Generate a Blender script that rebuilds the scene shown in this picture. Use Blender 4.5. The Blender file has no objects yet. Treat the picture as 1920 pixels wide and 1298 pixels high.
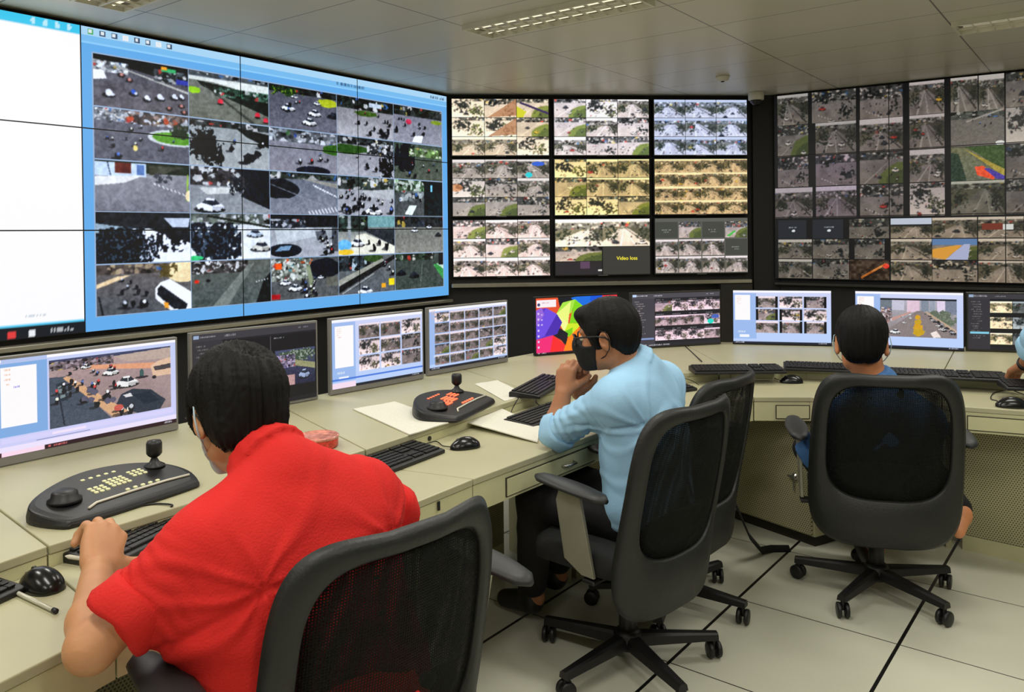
import bpy, math, random
import numpy as np
from mathutils import Vector, Matrix, noise as mnoise

C = bpy.context.scene.collection
# ------------------------------------------------------------------ camera
F, PX, PY, EYE = 1500.0, 960.0, 452.0, 1.45
PITCH, ROLL = 0.0097, 0.0105
cam_data = bpy.data.cameras.new('camera')
cam = bpy.data.objects.new('camera', cam_data); C.objects.link(cam)
bpy.context.scene.camera = cam
fwd = Vector((0, math.cos(PITCH), -math.sin(PITCH)))
rgt0 = Vector((1, 0, 0)); up0 = rgt0.cross(fwd)
rgt = rgt0 * math.cos(ROLL) - up0 * math.sin(ROLL)
upv = up0 * math.cos(ROLL) + rgt0 * math.sin(ROLL)
M = Matrix((rgt, upv, -fwd)).transposed().to_4x4()
M.translation = (0, 0, EYE)
cam.matrix_world = M
cam_data.sensor_width = 36; cam_data.lens = F / 1920 * 36
cam_data.shift_x = 0; cam_data.shift_y = -(649 - PY) / 1920
cam_data.clip_start = 0.05

def ray(x, y):
    return fwd * F + rgt * (x - PX) - upv * (y - PY)
def at(x, y, z):
    """floor-plan point of a place known to lie at height z"""
    r = ray(x, y); t = (z - EYE) / r.z
    return (r.x * t, r.y * t)

# ------------------------------------------------------------------ world, exposure, lamps
w = bpy.data.worlds.new('world'); bpy.context.scene.world = w; w.use_nodes = True
w.node_tree.nodes['Background'].inputs[0].default_value = (.75, .8, .85, 1)
w.node_tree.nodes['Background'].inputs[1].default_value = 0.0
vs = bpy.context.scene.view_settings
vs.view_transform = 'Standard'; vs.look = 'None'; vs.exposure = 0.0; vs.gamma = 1.0
vs.use_curve_mapping = False

CEIL = 2.665
GU = Vector((.607, .795, 0)); GV = Vector((.795, -.607, 0))      # directions of the ceiling and floor grid
CN = Vector((-.388, 4.543, 0))                                    # a node of the ceiling grid
GRID_ANG = math.atan2(GV.y, GV.x)
def cgrid(a, b):
    return CN + GU * (.5625 * a) + GV * (1.127 * b)
def lamp(name, loc, power, sx, sy, rz, col=(1, .965, .885)):
    l = bpy.data.lights.new(name, 'AREA'); l.shape = 'RECTANGLE'; l.size = sx; l.size_y = sy
    l.energy = power; l.color = col
    o = bpy.data.objects.new(name, l); C.objects.link(o); o.location = loc; o.rotation_euler = (0, 0, rz)
    return o
TROFFERS = [(.54, 0), (3.68, 2), (.54, 2), (-2.46, -1), (-2.46, 1), (-2.46, 3), (-5.46, -1), (-5.46, 1), (-5.46, 3), (-8.46, 0), (-8.46, 2)]
LAMP_W = 18.5
for a, b in TROFFERS:
    p = cgrid(a, b + .5)
    lamp('troffer_light', (p.x, p.y, CEIL - .04), LAMP_W, 1.05, .24, GRID_ANG)

# ------------------------------------------------------------------ helpers
def tag(o, label=None, cat=None, group=None, kind=None):
    if label: o['label'] = label
    if cat: o['category'] = cat
    if group: o['group'] = group
    if kind: o['kind'] = kind
    return o
def thing(name, label, cat, loc=(0, 0, 0), rz=0, group=None):
    o = bpy.data.objects.new(name, None); C.objects.link(o)
    o.location = loc; o.rotation_euler = (0, 0, rz); o.empty_display_size = .1
    return tag(o, label, cat, group)
def link_mesh(name, me, m=None, parent=None, smooth=False):
    if m: me.materials.append(m)
    if smooth:
        me.polygons.foreach_set('use_smooth', np.ones(len(me.polygons), dtype=bool))
    o = bpy.data.objects.new(name, me); C.objects.link(o)
    if parent: o.parent = parent
    return o

class MB:
    """collects shapes into one mesh"""
    def __init__(s): s.v = []; s.f = []
    def add(s, vs_, fs):
        n = len(s.v); s.v += [tuple(v) for v in vs_]; s.f += [tuple(i + n for i in f) for f in fs]; return s
    def box(s, x0, x1, y0, y1, z0, z1, b=0.0, T=None):
        if b <= 0:
            vs_ = [(x, y, z) for z in (z0, z1) for y in (y0, y1) for x in (x0, x1)]
            fs = [(0, 2, 3, 1), (4, 5, 7, 6), (0, 1, 5, 4), (2, 6, 7, 3), (0, 4, 6, 2), (1, 3, 7, 5)]
        else:
            vs_ = []; idx = {}
            for sx in (0, 1):
                for sy in (0, 1):
                    for sz in (0, 1):
                        X = x1 if sx else x0; Y = y1 if sy else y0; Z = z1 if sz else z0
                        dx = -b if sx else b; dy = -b if sy else b; dz = -b if sz else b
                        idx[sx, sy, sz] = len(vs_)
                        vs_ += [(X, Y + dy, Z + dz), (X + dx, Y, Z + dz), (X + dx, Y + dy, Z)]
            fs = []
            for ax in range(3):
                o = [a for a in range(3) if a != ax]
                for k in (0, 1):
                    q = []
                    for a, c in ((0, 0), (1, 0), (1, 1), (0, 1)):
                        key = [0, 0, 0]; key[ax] = k; key[o[0]] = a; key[o[1]] = c
                        q.append(idx[tuple(key)] + ax)
                    fs.append(q)
                    for c in (0, 1):
                        ka = [0, 0, 0]; kb = [0, 0, 0]
                        ka[o[0]] = k; kb[o[0]] = k; ka[o[1]] = c; kb[o[1]] = c; ka[ax] = 0; kb[ax] = 1
                        fs.append([idx[tuple(ka)] + o[0], idx[tuple(kb)] + o[0], idx[tuple(kb)] + o[1], idx[tuple(ka)] + o[1]])
            for key, i in idx.items(): fs.append([i, i + 1, i + 2])
        if T: vs_ = [T @ Vector(v) for v in vs_]
        return s.add(vs_, fs)
    def prism(s, pts, z0, z1, T=None):
        n = len(pts)
        vs_ = [(p[0], p[1], z0) for p in pts] + [(p[0], p[1], z1) for p in pts]
        fs = [tuple(range(n - 1, -1, -1)), tuple(range(n, 2 * n))] + [(i, (i + 1) % n, n + (i + 1) % n, n + i) for i in range(n)]
        if T: vs_ = [T @ Vector(v) for v in vs_]
        return s.add(vs_, fs)
    def tube(s, path, r, n=8, cap=True):
        path = [Vector(p) for p in path]; m = len(path)
        rs = r if isinstance(r, (list, tuple)) else [r] * m
        base = len(s.v); vs_ = []; ref = None
        for i, p in enumerate(path):
            d = (path[min(i + 1, m - 1)] - path[max(i - 1, 0)]).normalized()
            if ref is None:
                ref = Vector((0, 0, 1)) if abs(d.z) < .9 else Vector((1, 0, 0))
            a = ref - d * ref.dot(d)
            if a.length < 1e-6: a = d.orthogonal()
            a.normalize(); b = d.cross(a); ref = a
            for k in range(n):
                t = 2 * math.pi * k / n
                vs_.append(p + (a * math.cos(t) + b * math.sin(t)) * rs[i])
        fs = [(i * n + k, i * n + (k + 1) % n, (i + 1) * n + (k + 1) % n, (i + 1) * n + k) for i in range(m - 1) for k in range(n)]
        if cap: fs += [tuple(range(n - 1, -1, -1)), tuple((m - 1) * n + k for k in range(n))]
        return s.add(vs_, fs)
    def lathe(s, prof, n=24, T=None):
        vs_ = []; m = len(prof)
        for r, z in prof:
            for k in range(n):
                t = 2 * math.pi * k / n; vs_.append((r * math.cos(t), r * math.sin(t), z))
        fs = [(i * n + k, i * n + (k + 1) % n, (i + 1) * n + (k + 1) % n, (i + 1) * n + k) for i in range(m - 1) for k in range(n)]
        if prof[0][0] > 1e-5: fs.append(tuple(range(n - 1, -1, -1)))
        if prof[-1][0] > 1e-5: fs.append(tuple((m - 1) * n + k for k in range(n)))
        if T: vs_ = [T @ Vector(v) for v in vs_]
        return s.add(vs_, fs)
    def loft(s, loops, closed=False, cap=True):
        """loops of equal length joined in order"""
        n = len(loops[0]); m = len(loops); vs_ = [v for L in loops for v in L]
        rng_ = range(m) if closed else range(m - 1)
        fs = [(i * n + k, i * n + (k + 1) % n, ((i + 1) % m) * n + (k + 1) % n, ((i + 1) % m) * n + k) for i in rng_ for k in range(n)]
        if cap and not closed: fs += [tuple(range(n - 1, -1, -1)), tuple((m - 1) * n + k for k in range(n))]
        return s.add(vs_, fs)
    def grid(s, nx, ny, fn):
        vs_ = [fn(i / (nx - 1), j / (ny - 1)) for j in range(ny) for i in range(nx)]
        fs = [(j * nx + i, j * nx + i + 1, (j + 1) * nx + i + 1, (j + 1) * nx + i) for j in range(ny - 1) for i in range(nx - 1)]
        return s.add(vs_, fs)
    def build(s, name, m=None, parent=None, smooth=False, bevel=0, angle=None):
        me = bpy.data.meshes.new(name); me.from_pydata(s.v, [], s.f); me.update()
        o = link_mesh(name, me, m, parent, smooth)
        if bevel:
            md = o.modifiers.new('bevel', 'BEVEL'); md.width = bevel; md.segments = 2; md.limit_method = 'ANGLE'
        return o

# ------------------------------------------------------------------ materials
def lin(c):
    return tuple(((x / 255) / 12.92 if x / 255 <= .04045 else ((x / 255 + .055) / 1.055) ** 2.4) for x in c)
def new_mat(name):
    m = bpy.data.materials.new(name); m.use_nodes = True
    nt = m.node_tree; return m, nt, nt.nodes, nt.links, nt.nodes['Principled BSDF']
def mat(name, rgb, rough=.5, metal=0., var=.06, scale=12., bump=0., bscale=60., spec=.5, coat=0., emit=None, estr=0., wear=0.):
    m, nt, N, L, B = new_mat(name)
    c = lin(rgb)
    tex = N.new('ShaderNodeTexCoord')
    nz = N.new('ShaderNodeTexNoise'); nz.inputs['Scale'].default_value = scale; nz.inputs['Detail'].default_value = 4
    L.new(tex.outputs['Object'], nz.inputs['Vector'])
    r = N.new('ShaderNodeValToRGB')
    r.color_ramp.elements[0].position = .3; r.color_ramp.elements[1].position = .7
    r.color_ramp.elements[0].color = (*[x * (1 - var) for x in c], 1); r.color_ramp.elements[1].color = (*[min(1, x * (1 + var)) for x in c], 1)
    L.new(nz.outputs['Fac'], r.inputs['Fac']); L.new(r.outputs['Color'], B.inputs['Base Color'])
    B.inputs['Roughness'].default_value = rough; B.inputs['Metallic'].default_value = metal
    B.inputs['Specular IOR Level'].default_value = spec; B.inputs['Coat Weight'].default_value = coat
    if bump:
        n2 = N.new('ShaderNodeTexNoise'); n2.inputs['Scale'].default_value = bscale; n2.inputs['Detail'].default_value = 3
        L.new(tex.outputs['Object'], n2.inputs['Vector'])
        bp = N.new('ShaderNodeBump'); bp.inputs['Strength'].default_value = bump; bp.inputs['Distance'].default_value = .01
        L.new(n2.outputs['Fac'], bp.inputs['Height']); L.new(bp.outputs['Normal'], B.inputs['Normal'])
    if emit:
        B.inputs['Emission Color'].default_value = (*lin(emit), 1); B.inputs['Emission Strength'].default_value = estr
    return m
def mth(N, L, op, a, b=None, c=None):
    n = N.new('ShaderNodeMath'); n.operation = op
    for i, x in enumerate((a, b, c)):
        if x is None: continue
        if isinstance(x, (int, float)): n.inputs[i].default_value = x
        else: L.new(x, n.inputs[i])
    return n.outputs[0]

def grid_mat(name, base, line, origin, du, dv, su, sv, wu, wv, rough, var, spec=.5, bump=0):
    """flat panels in a grid laid in world directions du / dv, thin joints between"""
    m, nt, N, L, B = new_mat(name)
    g = N.new('ShaderNodeNewGeometry'); sep = N.new('ShaderNodeSeparateXYZ'); L.new(g.outputs['Position'], sep.inputs[0])
    def coord(d, s_):
        x = mth(N, L, 'SUBTRACT', sep.outputs[0], origin[0]); y = mth(N, L, 'SUBTRACT', sep.outputs[1], origin[1])
        t = mth(N, L, 'ADD', mth(N, L, 'MULTIPLY', x, d[0]), mth(N, L, 'MULTIPLY', y, d[1]))
        return mth(N, L, 'DIVIDE', t, s_)
    cu = coord(du, su); cv = coord(dv, sv)
    def linemask(c, s_, w_):
        fr = mth(N, L, 'FRACT', mth(N, L, 'ADD', c, .5)); d = mth(N, L, 'MULTIPLY', mth(N, L, 'ABSOLUTE', mth(N, L, 'SUBTRACT', fr, .5)), s_)
        return mth(N, L, 'LESS_THAN', d, w_)
    mk = mth(N, L, 'MAXIMUM', linemask(cu, su, wu), linemask(cv, sv, wv))
    cmb = N.new('ShaderNodeCombineXYZ')
    L.new(mth(N, L, 'FLOOR', cu), cmb.inputs[0]); L.new(mth(N, L, 'FLOOR', cv), cmb.inputs[1])
    wn = N.new('ShaderNodeTexWhiteNoise'); L.new(cmb.outputs[0], wn.inputs['Vector'])
    nz = N.new('ShaderNodeTexNoise'); nz.inputs['Scale'].default_value = 3; nz.inputs['Detail'].default_value = 5
    L.new(g.outputs['Position'], nz.inputs['Vector'])
    v = mth(N, L, 'ADD', mth(N, L, 'MULTIPLY', mth(N, L, 'SUBTRACT', wn.outputs['Value'], .5), var), mth(N, L, 'MULTIPLY', mth(N, L, 'SUBTRACT', nz.outputs['Fac'], .5), var * 1.5))
    v = mth(N, L, 'ADD', v, 1.0)
    mx = N.new('ShaderNodeMix'); mx.data_type = 'RGBA'; mx.blend_type = 'MULTIPLY'; mx.inputs[0].default_value = 1
    mx.inputs[6].default_value = (*lin(base), 1); cc = N.new('ShaderNodeCombineColor')
    for i in range(3): L.new(v, cc.inputs[i])
    L.new(cc.outputs[0], mx.inputs[7])
    m2 = N.new('ShaderNodeMix'); m2.data_type = 'RGBA'; L.new(mk, m2.inputs[0]); L.new(mx.outputs[2], m2.inputs[6]); m2.inputs[7].default_value = (*lin(line), 1)
    L.new(m2.outputs[2], B.inputs['Base Color']); B.inputs['Roughness'].default_value = rough; B.inputs['Specular IOR Level'].default_value = spec
    return m

def perf_mat(name, base, hole, pitch, rad, rough=.5):
    """sheet steel with rows of round holes (object x / z)"""
    m, nt, N, L, B = new_mat(name)
    t = N.new('ShaderNodeTexCoord'); sep = N.new('ShaderNodeSeparateXYZ'); L.new(t.outputs['Object'], sep.inputs[0])
    px = mth(N, L, 'DIVIDE', sep.outputs[0], pitch); pz = mth(N, L, 'DIVIDE', sep.outputs[2], pitch * .866)
    row = mth(N, L, 'FLOOR', pz); odd = mth(N, L, 'MODULO', row, 2)
    px = mth(N, L, 'ADD', px, mth(N, L, 'MULTIPLY', odd, .5))
    fx = mth(N, L, 'SUBTRACT', mth(N, L, 'FRACT', px), .5); fz = mth(N, L, 'MULTIPLY', mth(N, L, 'SUBTRACT', mth(N, L, 'FRACT', pz), .5), .866)
    d = mth(N, L, 'SQRT', mth(N, L, 'ADD', mth(N, L, 'MULTIPLY', fx, fx), mth(N, L, 'MULTIPLY', fz, fz)))
    mk = mth(N, L, 'LESS_THAN', d, rad)
    m2 = N.new('ShaderNodeMix'); m2.data_type = 'RGBA'; L.new(mk, m2.inputs[0]); m2.inputs[6].default_value = (*lin(base), 1); m2.inputs[7].default_value = (*lin(hole), 1)
    L.new(m2.outputs[2], B.inputs['Base Color']); B.inputs['Roughness'].default_value = rough
    return m

def screen_mat(name, strength):
    m, nt, N, L, B = new_mat(name)
    a = N.new('ShaderNodeVertexColor'); a.layer_name = 'picture'
    L.new(a.outputs['Color'], B.inputs['Emission Color']); B.inputs['Emission Strength'].default_value = strength
    B.inputs['Base Color'].default_value = (.01, .01, .012, 1); B.inputs['Roughness'].default_value = .35; B.inputs['Specular IOR Level'].default_value = .3
    return m
def mesh_fabric(name, rgb, alpha_t, scale):
    """woven chair mesh you can partly see through"""
    m, nt, N, L, B = new_mat(name)
    t = N.new('ShaderNodeTexCoord'); B.inputs['Base Color'].default_value = (*lin(rgb), 1); B.inputs['Roughness'].default_value = .8
    B.inputs['Specular IOR Level'].default_value = .15
    w1 = N.new('ShaderNodeTexWave'); w1.inputs['Scale'].default_value = scale; w1.bands_direction = 'X'
    w2 = N.new('ShaderNodeTexWave'); w2.inputs['Scale'].default_value = scale; w2.bands_direction = 'Z'
    for q in (w1, w2): L.new(t.outputs['Object'], q.inputs['Vector'])
    nz = N.new('ShaderNodeTexNoise'); nz.inputs['Scale'].default_value = 14; L.new(t.outputs['Object'], nz.inputs['Vector'])
    s = mth(N, L, 'MULTIPLY', w1.outputs['Fac'], w2.outputs['Fac'])
    s = mth(N, L, 'MULTIPLY', s, mth(N, L, 'MULTIPLY', mth(N, L, 'GREATER_THAN', nz.outputs['Fac'], .30), alpha_t * 2.2))
    tr = N.new('ShaderNodeBsdfTransparent'); mix = N.new('ShaderNodeMixShader')
    L.new(s, mix.inputs[0]); L.new(B.outputs[0], mix.inputs[1]); L.new(tr.outputs[0], mix.inputs[2])
    L.new(mix.outputs[0], N['Material Output'].inputs['Surface'])
    return m

X = {}
X['ceiling'] = grid_mat('painted metal ceiling panels', (204, 199, 184), (108, 104, 94), (CN.x, CN.y), (GU.x, GU.y), (GV.x, GV.y), .5625, 1.127, .0035, .0045, .34, .05)
X['floor'] = grid_mat('raised floor tiles', (205, 205, 186), (18, 18, 16), (.874, 3.139), (.617, .787), (.787, -.617), .585, .585, .0025, .006, .35, .07)
X['wall'] = mat('black painted wall', (16, 16, 17), .6)
X['plainwall'] = mat('pale painted wall', (190, 188, 176), .7)
X['trim'] = mat('brushed silver trim', (200, 194, 176), .22, .7)
X['darktrim'] = mat('dark grey metal', (62, 60, 56), .35, .4)
X['bezel'] = mat('black plastic bezel', (14, 14, 15), .45)
X['silver'] = mat('silver grey monitor plastic', (132, 130, 126), .4, .2)
X['screen'] = screen_mat('lit screen', 1.0)
X['top'] = mat('olive beige laminate', (180, 176, 143), .38, var=.03, scale=5, bump=.02, bscale=300)
X['fascia'] = mat('pale cream painted steel', (206, 203, 160), .42, var=.03)
X['seam'] = mat('dark seam gap', (48, 44, 34), .8)
X['panel'] = mat('greenish beige panel', (184, 180, 142), .5, var=.04)
X['perf'] = perf_mat('perforated beige steel', (190, 185, 146), (100, 96, 72), .011, .30)
X['black'] = mat('black plastic', (20, 20, 21), .45, bump=.05, bscale=400)
X['key'] = mat('black key caps', (24, 24, 26), .4)
X['blackgloss'] = mat('glossy black plastic', (16, 17, 18), .22)
X['chairframe'] = mat('charcoal vinyl frame', (25, 27, 25), .5, var=.12, scale=30, bump=.12, bscale=120)
X['chairshell'] = mat('charcoal plastic shell', (26, 28, 26), .55, var=.08)
X['chairmesh'] = mesh_fabric('black woven mesh', (20, 22, 20), .34, 55)
X['chairseat'] = mat('black seat fabric', (20, 21, 21), .85, bump=.2, bscale=500)
X['armpad'] = mat('grey soft plastic arm pad', (36, 38, 38), .5)
X['strut'] = mat('silver painted steel strut', (168, 166, 148), .35, .5)
X['skin'] = mat('skin', (196, 140, 98), .5, var=.05, scale=25, bump=.05, bscale=180)
X['skin_tan'] = mat('tanned skin', (172, 116, 80), .5, var=.05, scale=25, bump=.05, bscale=180)
X['skin_warm'] = mat('warm skin', (214, 142, 96), .5, var=.05, scale=25, bump=.05, bscale=180)
X['hair'] = mat('black hair', (13, 11, 10), .62, var=.3, scale=60, spec=.22)
X['red'] = mat('red cotton', (212, 42, 38), .8, var=.05, scale=8, bump=.2, bscale=220, spec=.2)
X['blue'] = mat('light blue cotton', (160, 204, 236), .75, var=.05, scale=8, bump=.12, bscale=260, spec=.2)
X['midblue'] = mat('mid blue cotton', (76, 120, 176), .75, var=.05, scale=8, bump=.12, bscale=260, spec=.2)
X['trousers'] = mat('black trousers', (16, 16, 18), .85, bump=.1)
X['paper'] = mat('white paper', (216, 214, 200), .7, var=.02)
X['whiteplastic'] = mat('white plastic', (214, 210, 192), .4)
X['mask'] = mat('pale blue mask', (188, 210, 220), .8)
X['blackmask'] = mat('black mask', (12, 12, 13), .8)
X['cord'] = mat('black cable', (18, 18, 18), .5)
X['ivorykey'] = mat('ivory keys', (226, 224, 176), .5, emit=(226, 224, 176), estr=.15)  # faint glow added in the keys' own ivory; no lamp behind them
X['litkey'] = mat('lit orange keys', (255, 110, 70), .5, emit=(255, 96, 62), estr=1.6)
X['steel'] = mat('polished steel', (190, 190, 186), .2, .9)
X['tube'] = mat('lamp tube', (240, 238, 220), .4, emit=(255, 244, 214), estr=.9)
X['louvre'] = mat('aluminium louvre', (120, 118, 100), .3, .6)
X['shoe'] = mat('beige shoe', (222, 184, 140), .7)
X['clear'] = mat('clear plastic', (190, 188, 170), .15, spec=.8)

# ------------------------------------------------------------------ the room
def struct(name, mb, m, **k): return tag(mb.build(name, m, **k), kind='structure')
LW_O = Vector(((157 - 960) / 1500 * 4.47, 4.47, 0)); LW_D = Vector((.602, .798, 0)).normalized()      # left wall, passes the seam between the two pictures
LW_ANG = math.atan2(LW_D.y, LW_D.x)
H1 = 1.72; ZB1 = .918; ZT1 = ZB1 + H1
CW_O = Vector(((846 - 960) / 1500 * 6.93, 6.93, 0)); CW_E = Vector(((1406 - 960) / 1500 * 7.16, 7.16, 0))
CW_D = (CW_E - CW_O).normalized(); CW_ANG = math.atan2(CW_D.y, CW_D.x); CW_L = (CW_E - CW_O).length
RW_O = Vector(((1453 - 960) / 1500 * 7.147, 7.147, 0)); RW_D = Vector((.836, -.549, 0)); RW_ANG = math.atan2(RW_D.y, RW_D.x)
H3 = 1.628; ZB3 = 1.022; ZT3 = ZB3 + H3

def frame(O, ang):
    return Matrix.Translation(O) @ Matrix.Rotation(ang, 4, 'Z')
room = [(-3.9, -3.6), (3.9, -3.6), (6.4, 5.0), tuple((RW_O + RW_D * 2.9)[:2]), tuple(RW_O[:2]), tuple((CW_E + CW_D * .02)[:2]), tuple(CW_O[:2]), tuple((LW_O + LW_D * 3.08)[:2]), tuple((LW_O - LW_D * 3.4)[:2])]
mb = MB(); mb.prism([(-6, -4.2), (7, -4.2), (7, 9), (-6, 9)], -.1, 0); struct('floor', mb, X['floor'])
mb = MB(); mb.prism([(-6, -4.2), (7, -4.2), (7, 9), (-6, 9)], CEIL, CEIL + .1); struct('ceiling', mb, X['ceiling'])
def wall(name, O, ang, x0, x1, m, thick=.1, z0=0, z1=CEIL, off=.06):
    mb = MB(); mb.box(x0, x1, off, off + thick, z0, z1)
    o = struct(name, mb, m); o.matrix_world = frame(O, ang); return o
wall('wall_left', LW_O, LW_ANG, -3.6, 3.16, X['wall'])
wall('wall_back', CW_O, CW_ANG, -.06, CW_L + .10, X['wall'])
gap = RW_O - CW_E
wall('wall_corner', CW_E, math.atan2(gap.y, gap.x), 0.04, gap.length + .05, X['wall'], off=.03)
wall('wall_right', RW_O, RW_ANG, -.02, 3.3, X['wall'])
mb = MB(); mb.box(-6, 6.9, -3.7, -3.6, 0, CEIL); struct('wall_rear', mb, X['plainwall'])
mb = MB(); mb.box(-4.6, -4.5, -3.6, 1.8, 0, CEIL); struct('wall_side_left', mb, X['plainwall'])
mb = MB(); mb.box(5.2, 5.3, -3.6, 5.4, 0, CEIL); struct('wall_side_right', mb, X['plainwall'])
# ledges and base panels under the pictures
mb = MB(); mb.box(-3.3, 3.06, -.05, .055, .862, .888, .004); o = struct('trim_1', mb, X['trim']); o.matrix_world = frame(LW_O, LW_ANG)
mb = MB(); mb.box(.0, CW_L, -.05, .055, .985, 1.018, .004); o = struct('trim_2', mb, X['trim']); o.matrix_world = frame(CW_O, CW_ANG)
mb = MB(); mb.box(.0, 2.9, -.03, .055, .965, .99, .004); o = struct('trim_3', mb, X['darktrim']); o.matrix_world = frame(RW_O, RW_ANG)
mb = MB(); mb.box(CW_L - .29, CW_L, -.06, .055, .30, .98, .004); o = struct('trim_4', mb, X['darktrim']); o.matrix_world = frame(CW_O, CW_ANG)

# ------------------------------------------------------------------ pictures shown on the screens (colours held by the vertices of each screen)
NR = np.random.RandomState(7)
class Pic:
    def __init__(s, h, w, c=(0, 0, 0), A=None):
        s.A = np.zeros((h, w, 3), np.float32) + np.array(c, np.float32) / 255 if A is None else A
    @property
    def hw(s): return s.A.shape[:2]
    def sub(s, x0, y0, x1, y1):
        h, w_ = s.hw
        return Pic(0, 0, A=s.A[int(round(y0 * h)):max(int(round(y1 * h)), int(round(y0 * h)) + 1), int(round(x0 * w_)):max(int(round(x1 * w_)), int(round(x0 * w_)) + 1)])
    def fill(s, c): s.A[:] = np.array(c, np.float32) / 255; return s
    def rect(s, x0, y0, x1, y1, c, a=1.):
        q = s.sub(max(0, x0), max(0, y0), min(1, x1), min(1, y1)).A
        if q.size: q[:] = q * (1 - a) + np.array(c, np.float32) / 255 * a
        return s
    def grad(s, c0, c1):
        h, w_ = s.hw; t = np.linspace(0, 1, h)[:, None, None]
        s.A[:] = (np.array(c0) * (1 - t) + np.array(c1) * t) / 255; return s
    def poly(s, pts, c, a=1., soft=None):
        h, w_ = s.hw; P = np.array(pts, float) * (w_, h)
        x0, y0 = np.floor(P.min(0)).astype(int); x1, y1 = np.ceil(P.max(0)).astype(int) + 1
        x0 = max(x0, 0); y0 = max(y0, 0); x1 = min(x1, w_); y1 = min(y1, h)
        if x1 <= x0 or y1 <= y0: return s
        yy, xx = np.mgrid[y0:y1, x0:x1]; xx = xx + .5; yy = yy + .5; ins = np.zeros(xx.shape, bool)
        n = len(P)
        for i in range(n):
            xa, ya = P[i]; xb, yb = P[(i + 1) % n]
            if ya == yb: continue
            ins ^= ((ya > yy) != (yb > yy)) & (xx < (xb - xa) * (yy - ya) / (yb - ya) + xa)
        q = s.A[y0:y1, x0:x1]; c = np.array(c, np.float32) / 255
        q[ins] = q[ins] * (1 - a) + c * a
        return s
    def line(s, x0, y0, x1, y1, wd, c, w1=None, a=1.):
        h, w_ = s.hw; w1 = wd if w1 is None else w1
        dx = (x1 - x0) * w_; dy = (y1 - y0) * h; l = math.hypot(dx, dy) or 1; nx = -dy / l * h / w_; ny = dx / l
        return s.poly([(x0 - nx * wd / 2, y0 - ny * wd / 2), (x1 - nx * w1 / 2, y1 - ny * w1 / 2), (x1 + nx * w1 / 2, y1 + ny * w1 / 2), (x0 + nx * wd / 2, y0 + ny * wd / 2)], c, a)
    def ell(s, x, y, rx, ry, c, a=1., rough=0., n=18):
        k = 1 + rough * (NR.rand(n) - .5)
        return s.poly([(x + rx * k[i] * math.cos(2 * math.pi * i / n), y + ry * k[i] * math.sin(2 * math.pi * i / n)) for i in range(n)], c, a)
    def noise(s, amp, cells=8, box=(0, 0, 1, 1), mono=True):
        q = s.sub(*box).A; h, w_ = q.shape[:2]; n = vnoise(h, w_, cells)
        if mono: q += (n[..., None] - .5) * amp
        else:
            for i in range(3): q[..., i] += (vnoise(h, w_, cells) - .5) * amp
        np.clip(q, 0, 1, out=q); return s
    def leaves(s, box, thr=.5, cells=10, c=(14, 20, 22), c2=None):
        q = s.sub(*box).A; h, w_ = q.shape[:2]
        if h < 2 or w_ < 2: return s
        n = vnoise(h, w_, cells) * .6 + vnoise(h, w_, cells * 2.5) * .4
        yy, xx = np.mgrid[0:h, 0:w_]; d = ((xx / w_ - .5) ** 2 + (yy / h - .5) ** 2) * 2.2
        m = n + NR.rand(h, w_) * .10 - d * .5 > thr - .07
        q[m] = np.array(c, np.float32) / 255
        if c2 is not None:
            m2 = m & (vnoise(h, w_, cells * 3) > .68); q[m2] = np.array(c2, np.float32) / 255
        return s
    def clutter(s, box, cells=16, base=(40, 44, 46), bright=(225, 225, 225), cols=((200, 60, 50), (60, 110, 180), (210, 180, 80)), p=.25):
        """far crowd of things: small patches of dark, light and a little colour"""
        Q = s.sub(*box); h, w_ = Q.hw
        if h < 2 or w_ < 2: return s
        Q.A[:] = Q.A * .25 + np.array(base, np.float32) / 255 * .75 * (.55 + .9 * vnoise(h, w_, cells * .8)[..., None])
        asp = w_ / h; n = int(cells * cells / max(asp, 1) * 1.3)
        for _ in range(n):
            k = (.35 + NR.rand()) / cells; u = NR.rand()
            if u < p * 1.1: m_ = .7 + .3 * NR.rand(); c = [v * m_ for v in bright]
            elif u < p * 1.1 + .06: c = [v * .8 + 18 for v in cols[NR.randint(len(cols))]]
            else:
                m_ = NR.rand() * .8 if u < .6 else 1 + NR.rand() * 1.2; c = [v * m_ for v in base]
            Q.ell(NR.rand(), NR.rand(), k * (.4 + .6 * NR.rand()), k * asp * (.3 + .5 * NR.rand()), c, .9, rough=.8, n=6)
        return s
    def bikes(s, n, box, sz=.035, persp=True, light=.5):
        x0, y0, x1, y1 = box
        for _ in range(n):
            x = x0 + NR.rand() * (x1 - x0); y = y0 + NR.rand() * (y1 - y0)
            k = sz * (0.55 + (.9 * (y - y0) / (y1 - y0 + 1e-6) if persp else .4))
            s.ell(x - k * .5, y + k * 1.0, k * .8, k * .45, (25, 26, 32), .6, n=8)
            s.ell(x, y, k * (.32 + .3 * NR.rand()), k * (.9 + .5 * NR.rand()), (28, 28, 34), rough=.7, n=8)
            if NR.rand() < light:
                c = [(240, 240, 245), (200, 205, 215), (215, 70, 70), (90, 120, 190), (235, 235, 220)][NR.randint(5)]
                s.ell(x, y - k * .6, k * .3, k * .6, c, n=7)
        return s
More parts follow.
